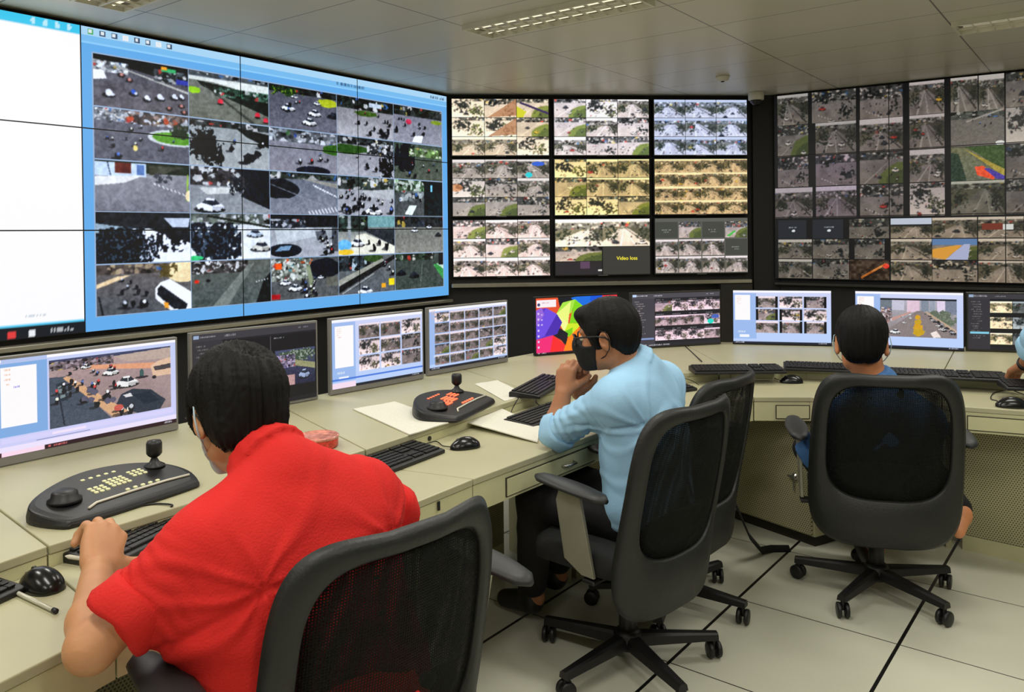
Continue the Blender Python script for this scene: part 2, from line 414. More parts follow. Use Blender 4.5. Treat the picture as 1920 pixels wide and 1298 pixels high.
    def car(s, x, y, k, c=(238, 238, 240), dirn=1, asp=1.0):
        K = k * 1.25; Q = lambda pts: [(x + px_ * k, y + py_ * K) for px_, py_ in pts]
        sh = [max(0, v * .78) for v in c]
        s.ell(x - k * .05, y + K * .5, k * 1.15, K * .38, (22, 24, 28), .75, n=14)
        s.poly(Q([(-1, .1), (-.6, -.22), (.75, -.1), (1, .2), (.96, .55), (.15, .72), (-.9, .46)]), c)
        s.poly(Q([(.12, .2), (1, .2), (.96, .55), (.15, .72)]), sh)
        s.poly(Q([(-.62, -.18), (-.28, -.66), (.34, -.58), (.66, -.08), (.10, .10)]), (40, 48, 60))
        s.poly(Q([(-.30, -.68), (.32, -.62), (.24, -.40), (-.34, -.46)]), c)
        s.line(x + .12 * k, y - .42 * K, x + .12 * k, y + .08 * K, .03 * k, c)
        for wx, wy in ((-.62, .46), (.24, .68), (.86, .5)): s.ell(x + wx * k, y + wy * K, k * .13, K * .13, (20, 20, 24), n=8)
        return s
    def zebra(s, x0, y0, x1, y1, n, ln=(.02, .05), wd=.012, c=(225, 228, 232)):
        for i in range(n):
            t = i / max(1, n - 1); x = x0 + (x1 - x0) * t; y = y0 + (y1 - y0) * t
            s.line(x, y, x + ln[0], y + ln[1], wd * 2, c)
        return s
    def blur(s, n=1):
        A = s.A
        for _ in range(n):
            if A.shape[1] > 3: A[:, 1:-1] = A[:, 1:-1] * .5 + (A[:, :-2] + A[:, 2:]) * .25
            if A.shape[0] > 3: A[1:-1] = A[1:-1] * .5 + (A[:-2] + A[2:]) * .25
        return s
    def text(s, x, y, wd, ht, c, seed=0):
        """a run of tiny illegible letters"""
        h, w_ = s.hw; n = max(2, int(wd * w_ / 2.2)); r = np.random.RandomState(seed)
        for i in range(n):
            if r.rand() < .78: s.rect(x + wd * i / n, y + (r.rand() < .3) * ht * .3, x + wd * (i + .62) / n, y + ht, c, .8)
        return s

def vnoise(h, w_, cells):
    ny = max(2, int(cells * h / max(1, w_)) + 2); nx = int(cells) + 2
    g = NR.rand(ny, nx).astype(np.float32)
    y = np.linspace(0, ny - 1.001, h); x = np.linspace(0, nx - 1.001, w_)
    yi = y.astype(int); xi = x.astype(int); fy = (y - yi)[:, None]; fx = (x - xi)[None, :]
    fy = fy * fy * (3 - 2 * fy); fx = fx * fx * (3 - 2 * fx)
    a = g[yi][:, xi]; b = g[yi][:, xi + 1]; c = g[yi + 1][:, xi]; d = g[yi + 1][:, xi + 1]
    return a * (1 - fx) * (1 - fy) + b * fx * (1 - fy) + c * (1 - fx) * fy + d * fx * fy

def road_feed(P, tint=(1, 1, 1), lum=150, kind=None, glare=.0, cars=True):
    """one street camera picture: far city or trees, a road running away, traffic"""
    kind = NR.randint(5) if kind is None else kind
    hz = .18 + NR.rand() * .2
    P.grad((lum * .95, lum * .95, lum), (lum * 1.05, lum * 1.02, lum))
    P.noise(.16, 5)
    if kind in (0, 1):          # straight avenue
        vx = .3 + NR.rand() * .4; sh = NR.rand() * .25 - .12
        P.rect(0, 0, 1, hz, (215, 218, 226))
        P.clutter((0, hz * .45, 1, hz + .10), 20, (60, 62, 60), p=.2)
        P.poly([(0, hz + .08), (vx - .05, hz + .03), (0, .75 + sh)], (96, 96, 84)); P.poly([(1, hz + .08), (vx + .05, hz + .03), (1, .8 + sh)], (70, 72, 64))
        P.leaves((0, hz, .35, .8), .52, 8, (34, 42, 34)); P.leaves((.7, hz, 1, .85), .5, 8, (34, 40, 34))
        P.line(vx, hz + .05, .30 + sh, 1, .01, (lum * 1.4,) * 3, .05); P.line(vx, hz + .05, .62 + sh, 1, .008, (lum * 1.4,) * 3, .035)
        P.line(vx + .02, hz + .06, .95, .95, .01, (54, 54, 52), .05)
    elif kind == 2:             # junction from above
        P.clutter((0, 0, 1, hz + .05), 18, p=.32); P.leaves((0, 0, .5, .4), .55, 9); P.leaves((.55, .35, 1, 1), .6, 8)
        P.zebra(.15, .75, .5, .95, 6)
    elif kind == 3:             # trees and glare
        P.grad((190, 190, 196), (235, 232, 232)); P.leaves((0, 0, .6, .7), .46, 9, (34, 38, 40)); P.leaves((.5, .3, 1, 1), .5, 9, (44, 46, 46), (110, 130, 70))
        P.clutter((.3, 0, 1, .16), 16)
    else:                       # curve with a verge
        P.clutter((0, 0, 1, hz), 18, p=.3)
        P.ell(1.0, .95, .55, .6, (96, 112, 60), rough=.1); P.ell(1.05, 1.0, .42, .45, (70, 86, 50), rough=.2)
        P.line(.1, 1, .75, hz, .03, (lum * 1.35,) * 3, .01)
    P.bikes(NR.randint(3, 12), (.08, hz + .12, .92, .95), .03)
    if cars:
        for _ in range(NR.randint(1, 4)):
            c = [(240, 240, 240), (40, 44, 52), (225, 225, 225), (200, 60, 50), (230, 190, 60)][NR.choice(5, p=[.45, .25, .16, .07, .07])]
            P.car(.12 + NR.rand() * .76, hz + .2 + NR.rand() * .5, .04 + NR.rand() * .05, c)
    if glare: P.A[:] = P.A * (1 - glare) + glare * np.clip(P.A * 1.8, 0, 1)
    P.blur(1); P.noise(.07, 30)
    P.A *= np.array(tint, np.float32); np.clip(P.A, 0, 1, out=P.A)
    return P

def add_screen(name, pic, m, parent, x0, x1, z0, z1, y, box=(0, 0, 1, 1)):
    """a flat display area whose vertices carry the picture; local x to the right, z up, facing -y"""
    A = pic.sub(*box).A; h, w_ = A.shape[:2]
    xs = np.linspace(x0, x1, w_); zs = np.linspace(z1, z0, h)
    co = np.zeros((h, w_, 3), np.float32); co[..., 0] = xs[None]; co[..., 1] = y; co[..., 2] = zs[:, None]
    i = np.arange(h * w_).reshape(h, w_)
    q = np.stack([i[1:, :-1], i[1:, 1:], i[:-1, 1:], i[:-1, :-1]], -1).reshape(-1, 4)
    me = bpy.data.meshes.new(name); me.vertices.add(h * w_); me.vertices.foreach_set('co', co.ravel())
    me.loops.add(q.size); me.loops.foreach_set('vertex_index', q.ravel().astype(np.int32))
    me.polygons.add(len(q)); me.polygons.foreach_set('loop_start', np.arange(0, q.size, 4, dtype=np.int32))
    me.update(calc_edges=True)
    a = me.color_attributes.new('picture', 'FLOAT_COLOR', 'POINT')
    L_ = np.where(A <= .04045, A / 12.92, ((A + .055) / 1.055) ** 2.4)
    a.data.foreach_set('color', np.concatenate([L_, np.ones((h, w_, 1))], -1).astype(np.float32).ravel())
    return link_mesh(name, me, m, parent)

# ---- the big picture of the left wall: 5 x 5 traffic cameras on blue
BW, BH = 800, 450
BIG = Pic(BH, BW, (98, 172, 236))
BIG.rect(0, 0, 1, .028, (170, 214, 246)); BIG.rect(0, .028, 1, .05, (120, 188, 240))
for k in range(8):
    x = .012 + k * .022
    BIG.rect(x, .006, x + .011, .024, (60, 80, 110) if k % 3 else ((70, 170, 90) if k == 0 else (236, 240, 244)))
    BIG.rect(x + .002, .010, x + .008, .019, (226, 234, 240))
BIG.rect(.0, .05, 1, .056, (140, 204, 250))
BIG.text(.60, .028, .09, .014, (40, 70, 110), 3); BIG.text(.93, .012, .06, .012, (40, 70, 110), 4)
def wall_s(px, y):
    r = ray(px, y); o = LW_O; d = LW_D
    det = r.x * (-d.y) + d.x * r.y; t = (o.x * -d.y + d.x * o.y) / det
    return ((r.x * t - o.x) * d.x + (r.y * t - o.y) * d.y)
WL = 3.06
cx = [wall_s(x, 350) / WL for x in (177, 356, 506, 633, 739, 830)]
cy = [.082, .258, .431, .606, .780, .952]
feeds = {}
def F_(r, c): return feeds[r, c]
for r in range(5):
    for c in range(5):
        f = BIG.sub(cx[c] + .0008, cy[r] + .0015, cx[c + 1] - .0008, cy[r + 1] - .0015); feeds[r, c] = f
        BIG.rect(cx[c] - .0015, cy[r] - .002, cx[c + 1] + .0015, cy[r + 1] + .002, (150, 176, 210))
        f.grad((104, 106, 116), (128, 128, 138)); f.noise(.10, 6)
def topband(f, y, slope=.0, **k):
    f.clutter((0, 0, 1, y), **k)
f = F_(0, 0); f.grad((84, 84, 94), (100, 96, 102)); f.noise(.08, 5)
f.poly([(0, 0), (1, 0), (1, .38), (.3, .17), (0, .12)], (26, 28, 28)); f.clutter((0, .1, .35, .32), 12, (120, 124, 128), p=.5)
f.poly([(0, .30), (.10, .30), (.13, .45), (0, .5)], (236, 238, 240)); f.line(.2, .17, 1, .52, .02, (176, 176, 170), .05); f.clutter((.62, .1, .98, .36), 9, (60, 66, 70), p=.3)
f.rect(.70, .06, .86, .14, (70, 170, 110)); f.rect(.70, .04, .76, .10, (236, 160, 50)); f.rect(.86, .26, 1, .36, (60, 70, 160))
for x, y, k in ((.15, .72, .07), (.40, .64, .05), (.54, .72, .05), (.68, .67, .06), (.84, .62, .05), (.92, .6, .04)):
    f.ell(x, y + .05, k, .05, (24, 26, 36)); f.ell(x, y, k * .5, k, (222, 226, 236) if x < .3 or x > .5 else (60, 96, 190)); f.ell(x + k * .5, y + .03, k * .35, .03, (210, 212, 224))
for x, y in ((.78, .9), (.92, .82), (.95, .95), (.36, .43), (.28, .35)): f.ell(x, y, .04, .05, (40, 34, 40), rough=.4); f.ell(x, y - .02, .02, .03, (190, 130, 120))
f = F_(0, 1); f.grad((120, 122, 116), (112, 114, 104)); f.rect(0, 0, 1, .12, (150, 160, 170)); f.clutter((0, 0, 1, .1), 20, (60, 64, 66), p=.3)
f.poly([(0, .12), (1, .10), (1, .30), (.7, .30), (.3, .2), (0, .2)], (216, 220, 214)); f.poly([(.1, .2), (1, .34), (1, .8), (.55, .55), (.15, .3)], (24, 34, 30)); f.clutter((.3, .27, 1, .48), 18, (46, 66, 56), (225, 230, 225), ((210, 60, 60), (190, 60, 60), (60, 160, 110)), .22)
f.ell(.06, .42, .08, .07, (150, 200, 40), rough=.2); f.line(.18, .28, .8, 1, .02, (70, 72, 68), .07)
for x, y in ((.85, .80), (.96, .90), (.38, .6)): f.ell(x, y, .035, .07, (214, 60, 80)); f.ell(x, y + .05, .04, .02, (30, 30, 32))
f = F_(0, 2); f.grad((86, 88, 98), (108, 108, 118)); f.clutter((0, 0, 1, .16), 20, (24, 28, 26), p=.1); f.leaves((0, 0, .5, .25), .45, 9, (34, 60, 30), (120, 150, 50))
f.ell(.86, .27, .16, .10, (176, 186, 50), rough=.2)
for x, y, k in ((.27, .50, .12), (.66, .55, .12), (.58, .78, .13), (.36, .22, .06), (.70, .30, .07)): f.car(x, y, k * .8)
f.car(.95, .55, .09, (40, 42, 50)); f.bikes(5, (.1, .2, .5, .6), .035)
f = F_(0, 3); f.grad((120, 118, 122), (176, 174, 178)); f.clutter((0, 0, 1, .30), 20, (22, 28, 24), p=.06); f.rect(.55, .08, .78, .2, (190, 200, 210)); f.ell(.5, .38, .2, .07, (70, 96, 40), rough=.3); f.bikes(15, (.1, .35, .95, .92), .05, light=.15)
f = F_(0, 4); f.grad((120, 120, 130), (150, 150, 158)); f.clutter((0, 0, 1, .26), 16, (28, 34, 30), p=.12); f.bikes(12, (.05, .35, .95, .85), .05, light=.2); f.poly([(.42, .8), (.6, .76), (.56, .98), (.36, .98)], (240, 240, 242)); f.ell(.3, .42, .06, .07, (200, 60, 90)); f.ell(.88, .34, .12, .06, (130, 150, 50))
f = F_(1, 0); f.grad((104, 104, 114), (98, 98, 108)); f.clutter((0, 0, .3, .25), 14, (110, 114, 120), p=.4); f.clutter((.3, 0, 1, .26), 16, (70, 60, 56), (225, 230, 240), ((220, 90, 50), (60, 120, 200), (230, 190, 90), (200, 50, 50)), .4)
f.ell(.86, .48, .32, .17, (200, 204, 206)); f.ell(.88, .48, .29, .13, (96, 150, 50), rough=.1); f.leaves((.78, .2, 1, .5), .4, 6, (36, 56, 30))
f.bikes(9, (.05, .5, .95, .95), .045, light=.6); f.ell(.41, .74, .025, .06, (230, 210, 130)); f.bikes(6, (.1, .15, .5, .4), .03, light=.7)
f = F_(1, 1); f.grad((150, 156, 158), (168, 172, 172)); f.clutter((0, 0, 1, .14), 22, (30, 34, 34), p=.2); f.leaves((-.0, .14, .32, .9), .34, 7, (16, 20, 24)); f.leaves((.1, .4, .42, 1), .36, 7, (16, 20, 24)); f.poly([(.55, .1), (1, .2), (1, .5), (.7, .3)], (26, 30, 30)); f.bikes(8, (.5, .35, .98, .9), .07, light=.2)
f = F_(1, 2); f.grad((128, 128, 138), (140, 138, 146)); f.clutter((0, 0, 1, .30), 22, (76, 80, 84), (225, 228, 235), ((60, 90, 180), (60, 110, 60)), .35); f.ell(.95, .40, .18, .12, (60, 100, 36), rough=.2); f.ell(.63, .96, .26, .12, (24, 28, 44)); f.bikes(6, (.3, .5, .95, .85), .05, light=.6)
f = F_(1, 3); f.grad((130, 130, 136), (170, 170, 176)); f.clutter((0, 0, 1, .2), 18, (30, 34, 34), p=.2); f.ell(.22, .32, .34, .12, (50, 84, 34), rough=.3); f.clutter((.5, .1, 1, .42), 12, (30, 32, 36), p=.4); f.leaves((.72, .35, 1.0, 1), .38, 6, (16, 18, 26)); f.bikes(5, (.2, .5, .7, .9), .05)
f = F_(1, 4); f.grad((76, 88, 78), (90, 96, 84)); f.leaves((0, 0, .42, .8), .3, 6, (18, 24, 34)); f.clutter((.3, .1, 1, .35), 12, (90, 110, 70), (220, 225, 205), p=.4); f.bikes(8, (.3, .5, .9, .95), .05, light=.7)
f = F_(2, 0); f.grad((150, 150, 156), (122, 122, 130)); f.rect(0, 0, 1, .22, (30, 44, 30)); f.rect(0, .02, .52, .3, (196, 212, 232)); f.rect(.2, .03, .36, .24, (100, 40, 26)); f.rect(.42, .05, .5, .26, (90, 120, 170)); f.line(.12, 0, .17, .42, .02, (50, 60, 80)); f.poly([(.55, .05), (.95, .05), (.7, .22), (.55, .25)], (70, 72, 60)); f.poly([(0, .32), (.5, .26), (.3, .42), (0, .5)], (224, 224, 222)); f.zebra(.6, .40, .92, .60, 8); f.line(.98, .2, .97, .75, .03, (150, 190, 70)); f.ell(1.0, .65, .05, .12, (240, 220, 180)); f.leaves((.55, .18, .8, .4), .5, 6, (70, 72, 80))
f = F_(2, 1); f.grad((128, 132, 138), (146, 150, 154)); f.clutter((0, 0, 1, .40), 20, (36, 34, 36), (232, 236, 240), ((200, 60, 60), (220, 160, 60)), .34); f.poly([(.55, 0), (1, 0), (1, .9), (.62, .62), (.72, .3)], (22, 28, 38)); f.poly([(.1, .45), (.6, .42), (.55, .55), (.2, .6)], (204, 206, 204)); f.car(.24, .82, .17, (234, 238, 250)); f.leaves((.45, .15, .75, .6), .5, 8, (30, 36, 44))
f = F_(2, 2); f.grad((104, 110, 122), (136, 138, 148)); f.clutter((0, 0, 1, .16), 20, (40, 46, 40), p=.2); f.ell(.12, .4, .3, .24, (26, 30, 38), rough=.15); f.line(.0, .3, .9, .85, .015, (150, 154, 160)); f.zebra(.62, .26, .95, .5, 10, (.04, .07)); f.zebra(.55, .92, .95, .80, 9, (.04, .12), .014); f.poly([(.4, .12), (1, .22), (1, .34), (.5, .16)], (150, 148, 140))
f = F_(2, 3); f.grad((150, 152, 156), (170, 170, 176)); f.clutter((0, 0, 1, .34), 16, (36, 44, 40), p=.3); f.bikes(34, (.03, .25, .6, .95), .045, light=.25); f.poly([(.4, .36), (1, .28), (1, .6), (.5, .5)], (178, 180, 182)); f.car(.62, .86, .15); f.bikes(5, (.6, .5, .98, .9), .06)
f = F_(2, 4); f.grad((66, 72, 74), (86, 90, 90)); f.clutter((0, 0, .7, .35), 12, (70, 90, 66), (215, 225, 215), p=.4); f.rect(.6, 0, 1, .98, (20, 34, 38)); f.rect(.74, .1, .78, .3, (130, 200, 230)); f.poly([(.2, .95), (.3, .7), (.45, .7), (.35, .98)], (226, 232, 226)); f.clutter((.1, .3, .6, .6), 10, (80, 84, 84), p=.4)
f = F_(3, 0); f.fill((32, 36, 42)); f.noise(.08, 8); f.poly([(.34, .33), (.55, .33), (1, .62), (1, 1), (.5, 1), (.46, .62)], (232, 236, 246)); f.poly([(0, .22), (.3, .3), (.1, .42), (0, .4)], (150, 168, 180)); f.poly([(.7, .1), (1, .1), (.98, .3), (.8, .3)], (190, 200, 214)); f.leaves((.3, .4, .66, 1), .42, 8, (20, 24, 34), (190, 200, 216)); f.leaves((.62, .3, 1, .8), .50, 7, (20, 24, 34)); f.leaves((0, .3, .5, 1), .2, 9, (14, 18, 26), (60, 76, 90))
f = F_(3, 1); f.grad((206, 210, 214), (232, 236, 240)); f.clutter((0, 0, 1, .24), 20, (60, 66, 60), (210, 214, 218), ((210, 60, 60), (200, 210, 60)), .3); f.line(.2, .05, 1, .3, .05, (34, 40, 34)); f.leaves((.0, .2, .62, 1), .24, 8, (24, 30, 40), (70, 84, 100)); f.car(.88, .72, .13, (206, 204, 196)); f.car(.80, .42, .1, (190, 204, 220)); f.ell(.05, .95, .1, .05, (60, 190, 120))
f = F_(3, 2); f.grad((150, 156, 160), (170, 172, 178)); f.rect(0, 0, 1, .3, (26, 30, 36)); f.clutter((0, .1, .5, .32), 12, (40, 44, 50), (210, 214, 224), p=.3); f.poly([(.05, .34), (.6, .3), (.7, .5), (.1, .7)], (190, 196, 200)); f.ell(.2, .84, .24, .16, (20, 28, 38)); f.poly([(.05, .86), (.14, .74), (.3, .72), (.26, .84)], (120, 150, 176)); f.poly([(.64, .4), (.8, .36), (.84, .58), (.68, .62)], (96, 100, 108)); f.bikes(14, (.72, .35, .98, .95), .05, light=.5); f.rect(.9, .0, 1, .9, (30, 34, 40), .6)
f = F_(3, 3); f.grad((70, 76, 80), (222, 220, 206)); f.rect(.5, .0, 1, .3, (120, 160, 160)); f.clutter((0, 0, .5, .4), 10, (30, 40, 36), (190, 200, 190), ((130, 170, 40),), .2); f.poly([(.3, .5), (.45, .45), (1, .8), (1, 1), (.2, 1)], (226, 222, 204)); f.poly([(.4, .36), (1, .34), (1, .8)], (50, 56, 62)); f.car(.32, .68, .12); f.rect(.16, 0, .21, .75, (150, 156, 160)); f.bikes(7, (.45, .6, .98, .95), .07, light=.1); f.ell(.1, .75, .12, .14, (110, 180, 220)); f.ell(.12, .93, .14, .07, (230, 190, 60))
f = F_(3, 4); f.grad((110, 112, 106), (140, 138, 130)); f.clutter((0, 0, 1, .3), 14, (26, 30, 34), p=.12); f.car(.4, .36, .07); f.car(.7, .28, .06); f.car(.9, .5, .07, (40, 40, 46))
f = F_(4, 0); f.grad((112, 106, 104), (86, 88, 92)); f.clutter((0, 0, .75, .2), 14, (70, 62, 58), (190, 170, 140), p=.25); f.poly([(0, .38), (.2, .24), (.35, .22), (.1, .4), (0, .46)], (226, 200, 160)); f.ell(.92, .18, .2, .25, (236, 214, 170)); f.leaves((.6, .0, .85, .3), .45, 6, (96, 84, 50))
f.poly([(.60, .52), (.66, .40), (.76, .34), (1, .64), (1, 1), (.76, 1), (.60, .74)], (240, 240, 244)); f.poly([(.625, .54), (.66, .46), (.96, .90), (.94, 1), (.80, .99), (.62, .66)], (34, 38, 46)); f.line(.60, .70, .80, .99, .035, (238, 238, 240)); f.poly([(.69, .82), (.74, .84), (.75, .96), (.70, .94)], (226, 150, 50)); f.poly([(.66, .43), (.76, .345), (1, .64), (1, .84)], (250, 250, 252))
f.bikes(11, (.15, .28, .55, .85), .05, light=.7); f.line(.02, .62, .06, 1, .03, (26, 28, 32))
f = F_(4, 1); f.grad((100, 104, 98), (84, 92, 90)); f.clutter((0, 0, .7, .28), 18, (50, 46, 46), (236, 238, 240), ((200, 60, 50), (60, 80, 60)), .35); f.poly([(.7, .1), (.78, .08), (.45, 1), (.25, 1)], (122, 128, 122)); f.poly([(.9, .5), (1, .3), (1, 1), (.8, 1)], (26, 32, 32)); f.zebra(.8, .5, .95, .45, 5, (.01, .03)); f.ell(.06, .44, .03, .04, (220, 60, 40)); f.ell(.2, .43, .03, .03, (30, 30, 34))
f = F_(4, 2); f.grad((86, 90, 92), (96, 98, 98)); f.clutter((0, 0, .6, .55), 16, (96, 100, 92), (228, 232, 226), ((236, 90, 30), (200, 60, 60), (90, 170, 180)), .38); f.ell(.78, .28, .26, .26, (20, 28, 40), rough=.2); f.poly([(.5, .2), (.56, .2), (.66, 1), (.58, 1)], (140, 148, 120)); f.bikes(18, (.45, .5, .65, .98), .05, light=.8); f.rect(.06, .12, .15, .26, (240, 90, 30)); f.car(.34, .72, .1); f.car(.2, .58, .08); f.rect(0, .86, .12, .98, (170, 30, 40)); f.car(.72, .5, .05); f.rect(.8, .5, 1, .75, (120, 118, 100), .5)
f = F_(4, 3); f.grad((104, 108, 108), (96, 100, 104)); f.clutter((0, 0, .55, .4), 10, (34, 40, 44), (190, 210, 220), ((70, 120, 180), (200, 70, 60)), .25); f.ell(.6, .08, .18, .1, (60, 84, 44)); f.poly([(0, .78), (1, .0), (1, .12), (0, .96)], (34, 34, 36)); f.poly([(0, .62), (.75, .1), (.8, .16), (0, .78)], (160, 160, 148)); f.line(.05, .98, .6, .5, .03, (170, 172, 168)); f.rect(.88, .66, .99, .84, (240, 210, 40)); f.rect(.74, .78, .82, .9, (238, 170, 50)); f.car(.45, .93, .13, (236, 238, 240)); f.bikes(6, (.8, .1, .98, .6), .05, light=.6)
f = F_(4, 4); f.grad((70, 78, 74), (76, 84, 78)); f.clutter((0, 0, .8, .2), 14, (40, 50, 40), (220, 215, 205), ((200, 60, 50),), .2); f.car(.12, .52, .09, (30, 34, 40)); f.car(.38, .6, .1, (40, 44, 48)); f.poly([(.78, .35), (.9, .3), (1, .5), (1, .8)], (70, 150, 80)); f.poly([(.84, .31), (1, .36), (1, .48)], (200, 220, 200)); f.line(.55, .3, .5, .95, .02, (120, 128, 120)); f.rect(.9, 0, 1, .35, (18, 22, 26))
for f in feeds.values():
    f.noise(.10, 46); f.noise(.08, 20); f.blur(1); f.A[:] = np.clip((f.A - .47) * 1.22 + .46, .02, 1)
    f.A *= np.array((.97, 1.0, 1.05), np.float32); np.clip(f.A, 0, 1, out=f.A); f.noise(.05, 90)

WHITE = Pic(150, 130, (252, 252, 254)); WHITE.rect(0, 0, 1, .034, (60, 200, 240)); WHITE.rect(0, .955, 1, .963, (90, 210, 250)); WHITE.rect(0, .963, 1, 1, (14, 20, 28))
for k in range(4): WHITE.ell(.76 + k * .06, .017, .013, .009, (190, 236, 250))
WHITE.text(.05, .055, .16, .008, (150, 160, 176), 1); WHITE.text(.36, .058, .13, .008, (150, 160, 176), 2)
WHITE.text(.3, .93, .2, .006, (200, 206, 214), 8); WHITE.text(.7, .925, .12, .006, (190, 200, 214), 9)
for k, (x, c) in enumerate(((.43, (220, 226, 230)), (.53, (120, 130, 140)), (.635, (226, 60, 60)), (.73, (236, 240, 244)))): WHITE.rect(x - .018, .972, x + .018, .992, c)
WHITE.text(.82, .976, .14, .012, (220, 224, 228), 5)
PLAIN = Pic(24, 24, (252, 252, 254)); PLAIN.rect(0, 0, 1, .04, (60, 200, 240)); PLAIN.rect(0, .955, 1, 1, (14, 20, 28))

def panel_thing(O, ang, x0, x1, z0, z1, pic, box, label, group, gap=.0035, depth=.055, scr=None):
    t = thing('display_panel', label, 'display panel', tuple(O + Vector((math.cos(ang), math.sin(ang), 0)) * x0 + Vector((0, 0, z0))), ang, group)
    mb = MB(); mb.box(0, x1 - x0 - .0004, .002, depth, 0, z1 - z0 - .0004); mb.build('casing', X['bezel'], t)
    add_screen('screen', pic, scr or X['screen'], t, gap, x1 - x0 - gap, gap, z1 - z0 - gap, 0, box)
    return t
rown = ['top', 'middle', 'bottom']; coln = ['left', 'middle', 'right']
for c in range(3):
    for r in range(3):
        panel_thing(LW_O, LW_ANG, c * 1.02, (c + 1) * 1.02, ZT1 - (r + 1) * H1 / 3, ZT1 - r * H1 / 3, BIG, (c / 3, r / 3, (c + 1) / 3, (r + 1) / 3),
                    'video wall panel of the blue camera mosaic, %s row, %s column' % (rown[r], coln[c]), 'panels of the blue left video wall')
for r in range(3):
    panel_thing(LW_O, LW_ANG, -1.02, 0, ZT1 - (r + 1) * H1 / 3, ZT1 - r * H1 / 3, WHITE, (0, r / 3, 1, (r + 1) / 3),
                ['white video wall panel left of the mosaic with a cyan top bar', 'plain white video wall panel left of the mosaic, middle of its column', 'white video wall panel left of the mosaic with a dark task bar'][r], 'white panels of the left video wall')

# ---- nine monitors of the middle wall
mons = []
cp = .892; rp = .526
tints = [[(1.25, 1.15, 1.0), (1.25, 1.2, 1.2), (1.1, 1.15, 1.3)], [(1.1, 1.05, 1.0), (1.3, 1.15, .8), (1.3, 1.12, .82)], [(1.35, 1.22, 1.18), (1.3, 1.15, 1.0), (1.05, 1.02, 1.0)]]
def wall_monitor(c, r, pic, label):
    x0 = c * cp + .008; z1 = ZT1 - .012 - r * rp; mw, mh = cp - .03, .508
    t = thing('wall_monitor', label, 'monitor', tuple(CW_O + CW_D * x0 + Vector((0, 0, z1 - mh))), CW_ANG, 'nine monitors of the middle wall')
    mb = MB(); mb.box(0, mw, .0, .055, 0, mh, .004); mb.build('casing', X['bezel'], t)
    add_screen('screen', pic, X['screen_dim'], t, .010, mw - .010, .012, mh - .008, -.002)
    mb = MB(); mb.box(mw * .45, mw * .55, -.004, 0, .002, .008); mb.build('brand_plate', X['silver'], t)
    return t
X['screen_dim'] = screen_mat('lit monitor screen', .95)
desc = [['nine sunny street views', 'nine bright street views with shadows', 'nine street views under blue sky'],
        ['nine views, one showing a turquoise spot', 'nine yellowish street views', 'sixteen yellow street views'],
        ['nine pale crowded street views', 'bridge views above a Video loss tile', 'twelve street views with four grey empty tiles']]
for r in range(3):
    for c in range(3):
        P = Pic(104, 172, (20, 20, 22))
        n = 4 if (c == 2 and r > 0) else 3
        tint = tints[r][c]
        if (c, r) == (1, 2):
            road_feed(P.sub(0, 0, .5, .49), (1.3, 1.22, 1.1), 190, 1, .3); road_feed(P.sub(.5, 0, 1, .49), (1.3, 1.2, 1.08), 180, 1, .3)
            road_feed(P.sub(0, .5, .49, .75), (1.2, 1.1, 1.0), 170, 4); P.rect(0, .76, .49, 1, (46, 42, 44)); P.rect(.5, .5, 1, 1, (62, 60, 54)); P.rect(.26, .76, .36, .88, (96, 70, 96))
            P.rect(.45, .90, .49, .93, (230, 230, 220))
        elif (c, r) == (2, 2):
            P.fill((96, 96, 90)); 
            for i in range(4):
                for j in range(3):
                    q = P.sub(i * .25 + .004, .07 + j * .31, i * .25 + .244, .07 + j * .31 + .29)
                    if (i, j) in ((0, 0), (2, 0), (3, 1)): q.fill((70, 72, 66)); q.text(.3, .45, .4, .07, (170, 172, 165), i * 7 + j); q.text(.36, .6, .3, .07, (150, 152, 145), i + j)
                    else: road_feed(q, (1.15, 1.08, 1.05), 165, 0 if j else 4)
                    if (i, j) == (3, 0): q.poly([(.05, .9), (.4, .55), (.5, .6), (.2, .95)], (90, 190, 90))
        else:
            for i in range(n):
                for j in range(n):
                    q = P.sub(i / n + .002, j / n + .003, (i + 1) / n - .002, (j + 1) / n - .003)
                    k = {0: None, 1: None, 2: 0}[c] if r == 0 else (0 if n == 4 else None)
                    road_feed(q, tint, 165 if r != 1 else 150, k, .25 if r != 1 else .1)
                    if (r, c) == (0, 2): q.rect(0, 0, 1, .16, (190, 206, 245), .8)
                    if (r, c, i, j) == (1, 0, 2, 0): q.ell(.36, .85, .11, .14, (40, 214, 224)); q.ell(.65, .25, .2, .12, (50, 100, 220))
                    if (r, c, i, j) == (1, 0, 0, 1): q.ell(.12, .5, .2, .2, (226, 140, 80), .7)
                    if (r, c, i, j) in ((0, 0, 1, 0), (0, 0, 1, 1)): q.poly([(.1, 1), (1, 0), (1, .9)], (190, 130, 90), .8)
                    if (r, c, i, j) == (0, 0, 2, 0): q.poly([(.0, .4), (.3, .7), (.2, 1), (0, 1)], (220, 220, 40), .9); q.line(.1, .2, 1, .8, .12, (70, 54, 100))
        t = wall_monitor(c, r, P, '%s row, %s column wall monitor with %s' % (rown[r], coln[c], desc[r][c]))
        if (c, r) == (1, 2): vl_parent = t

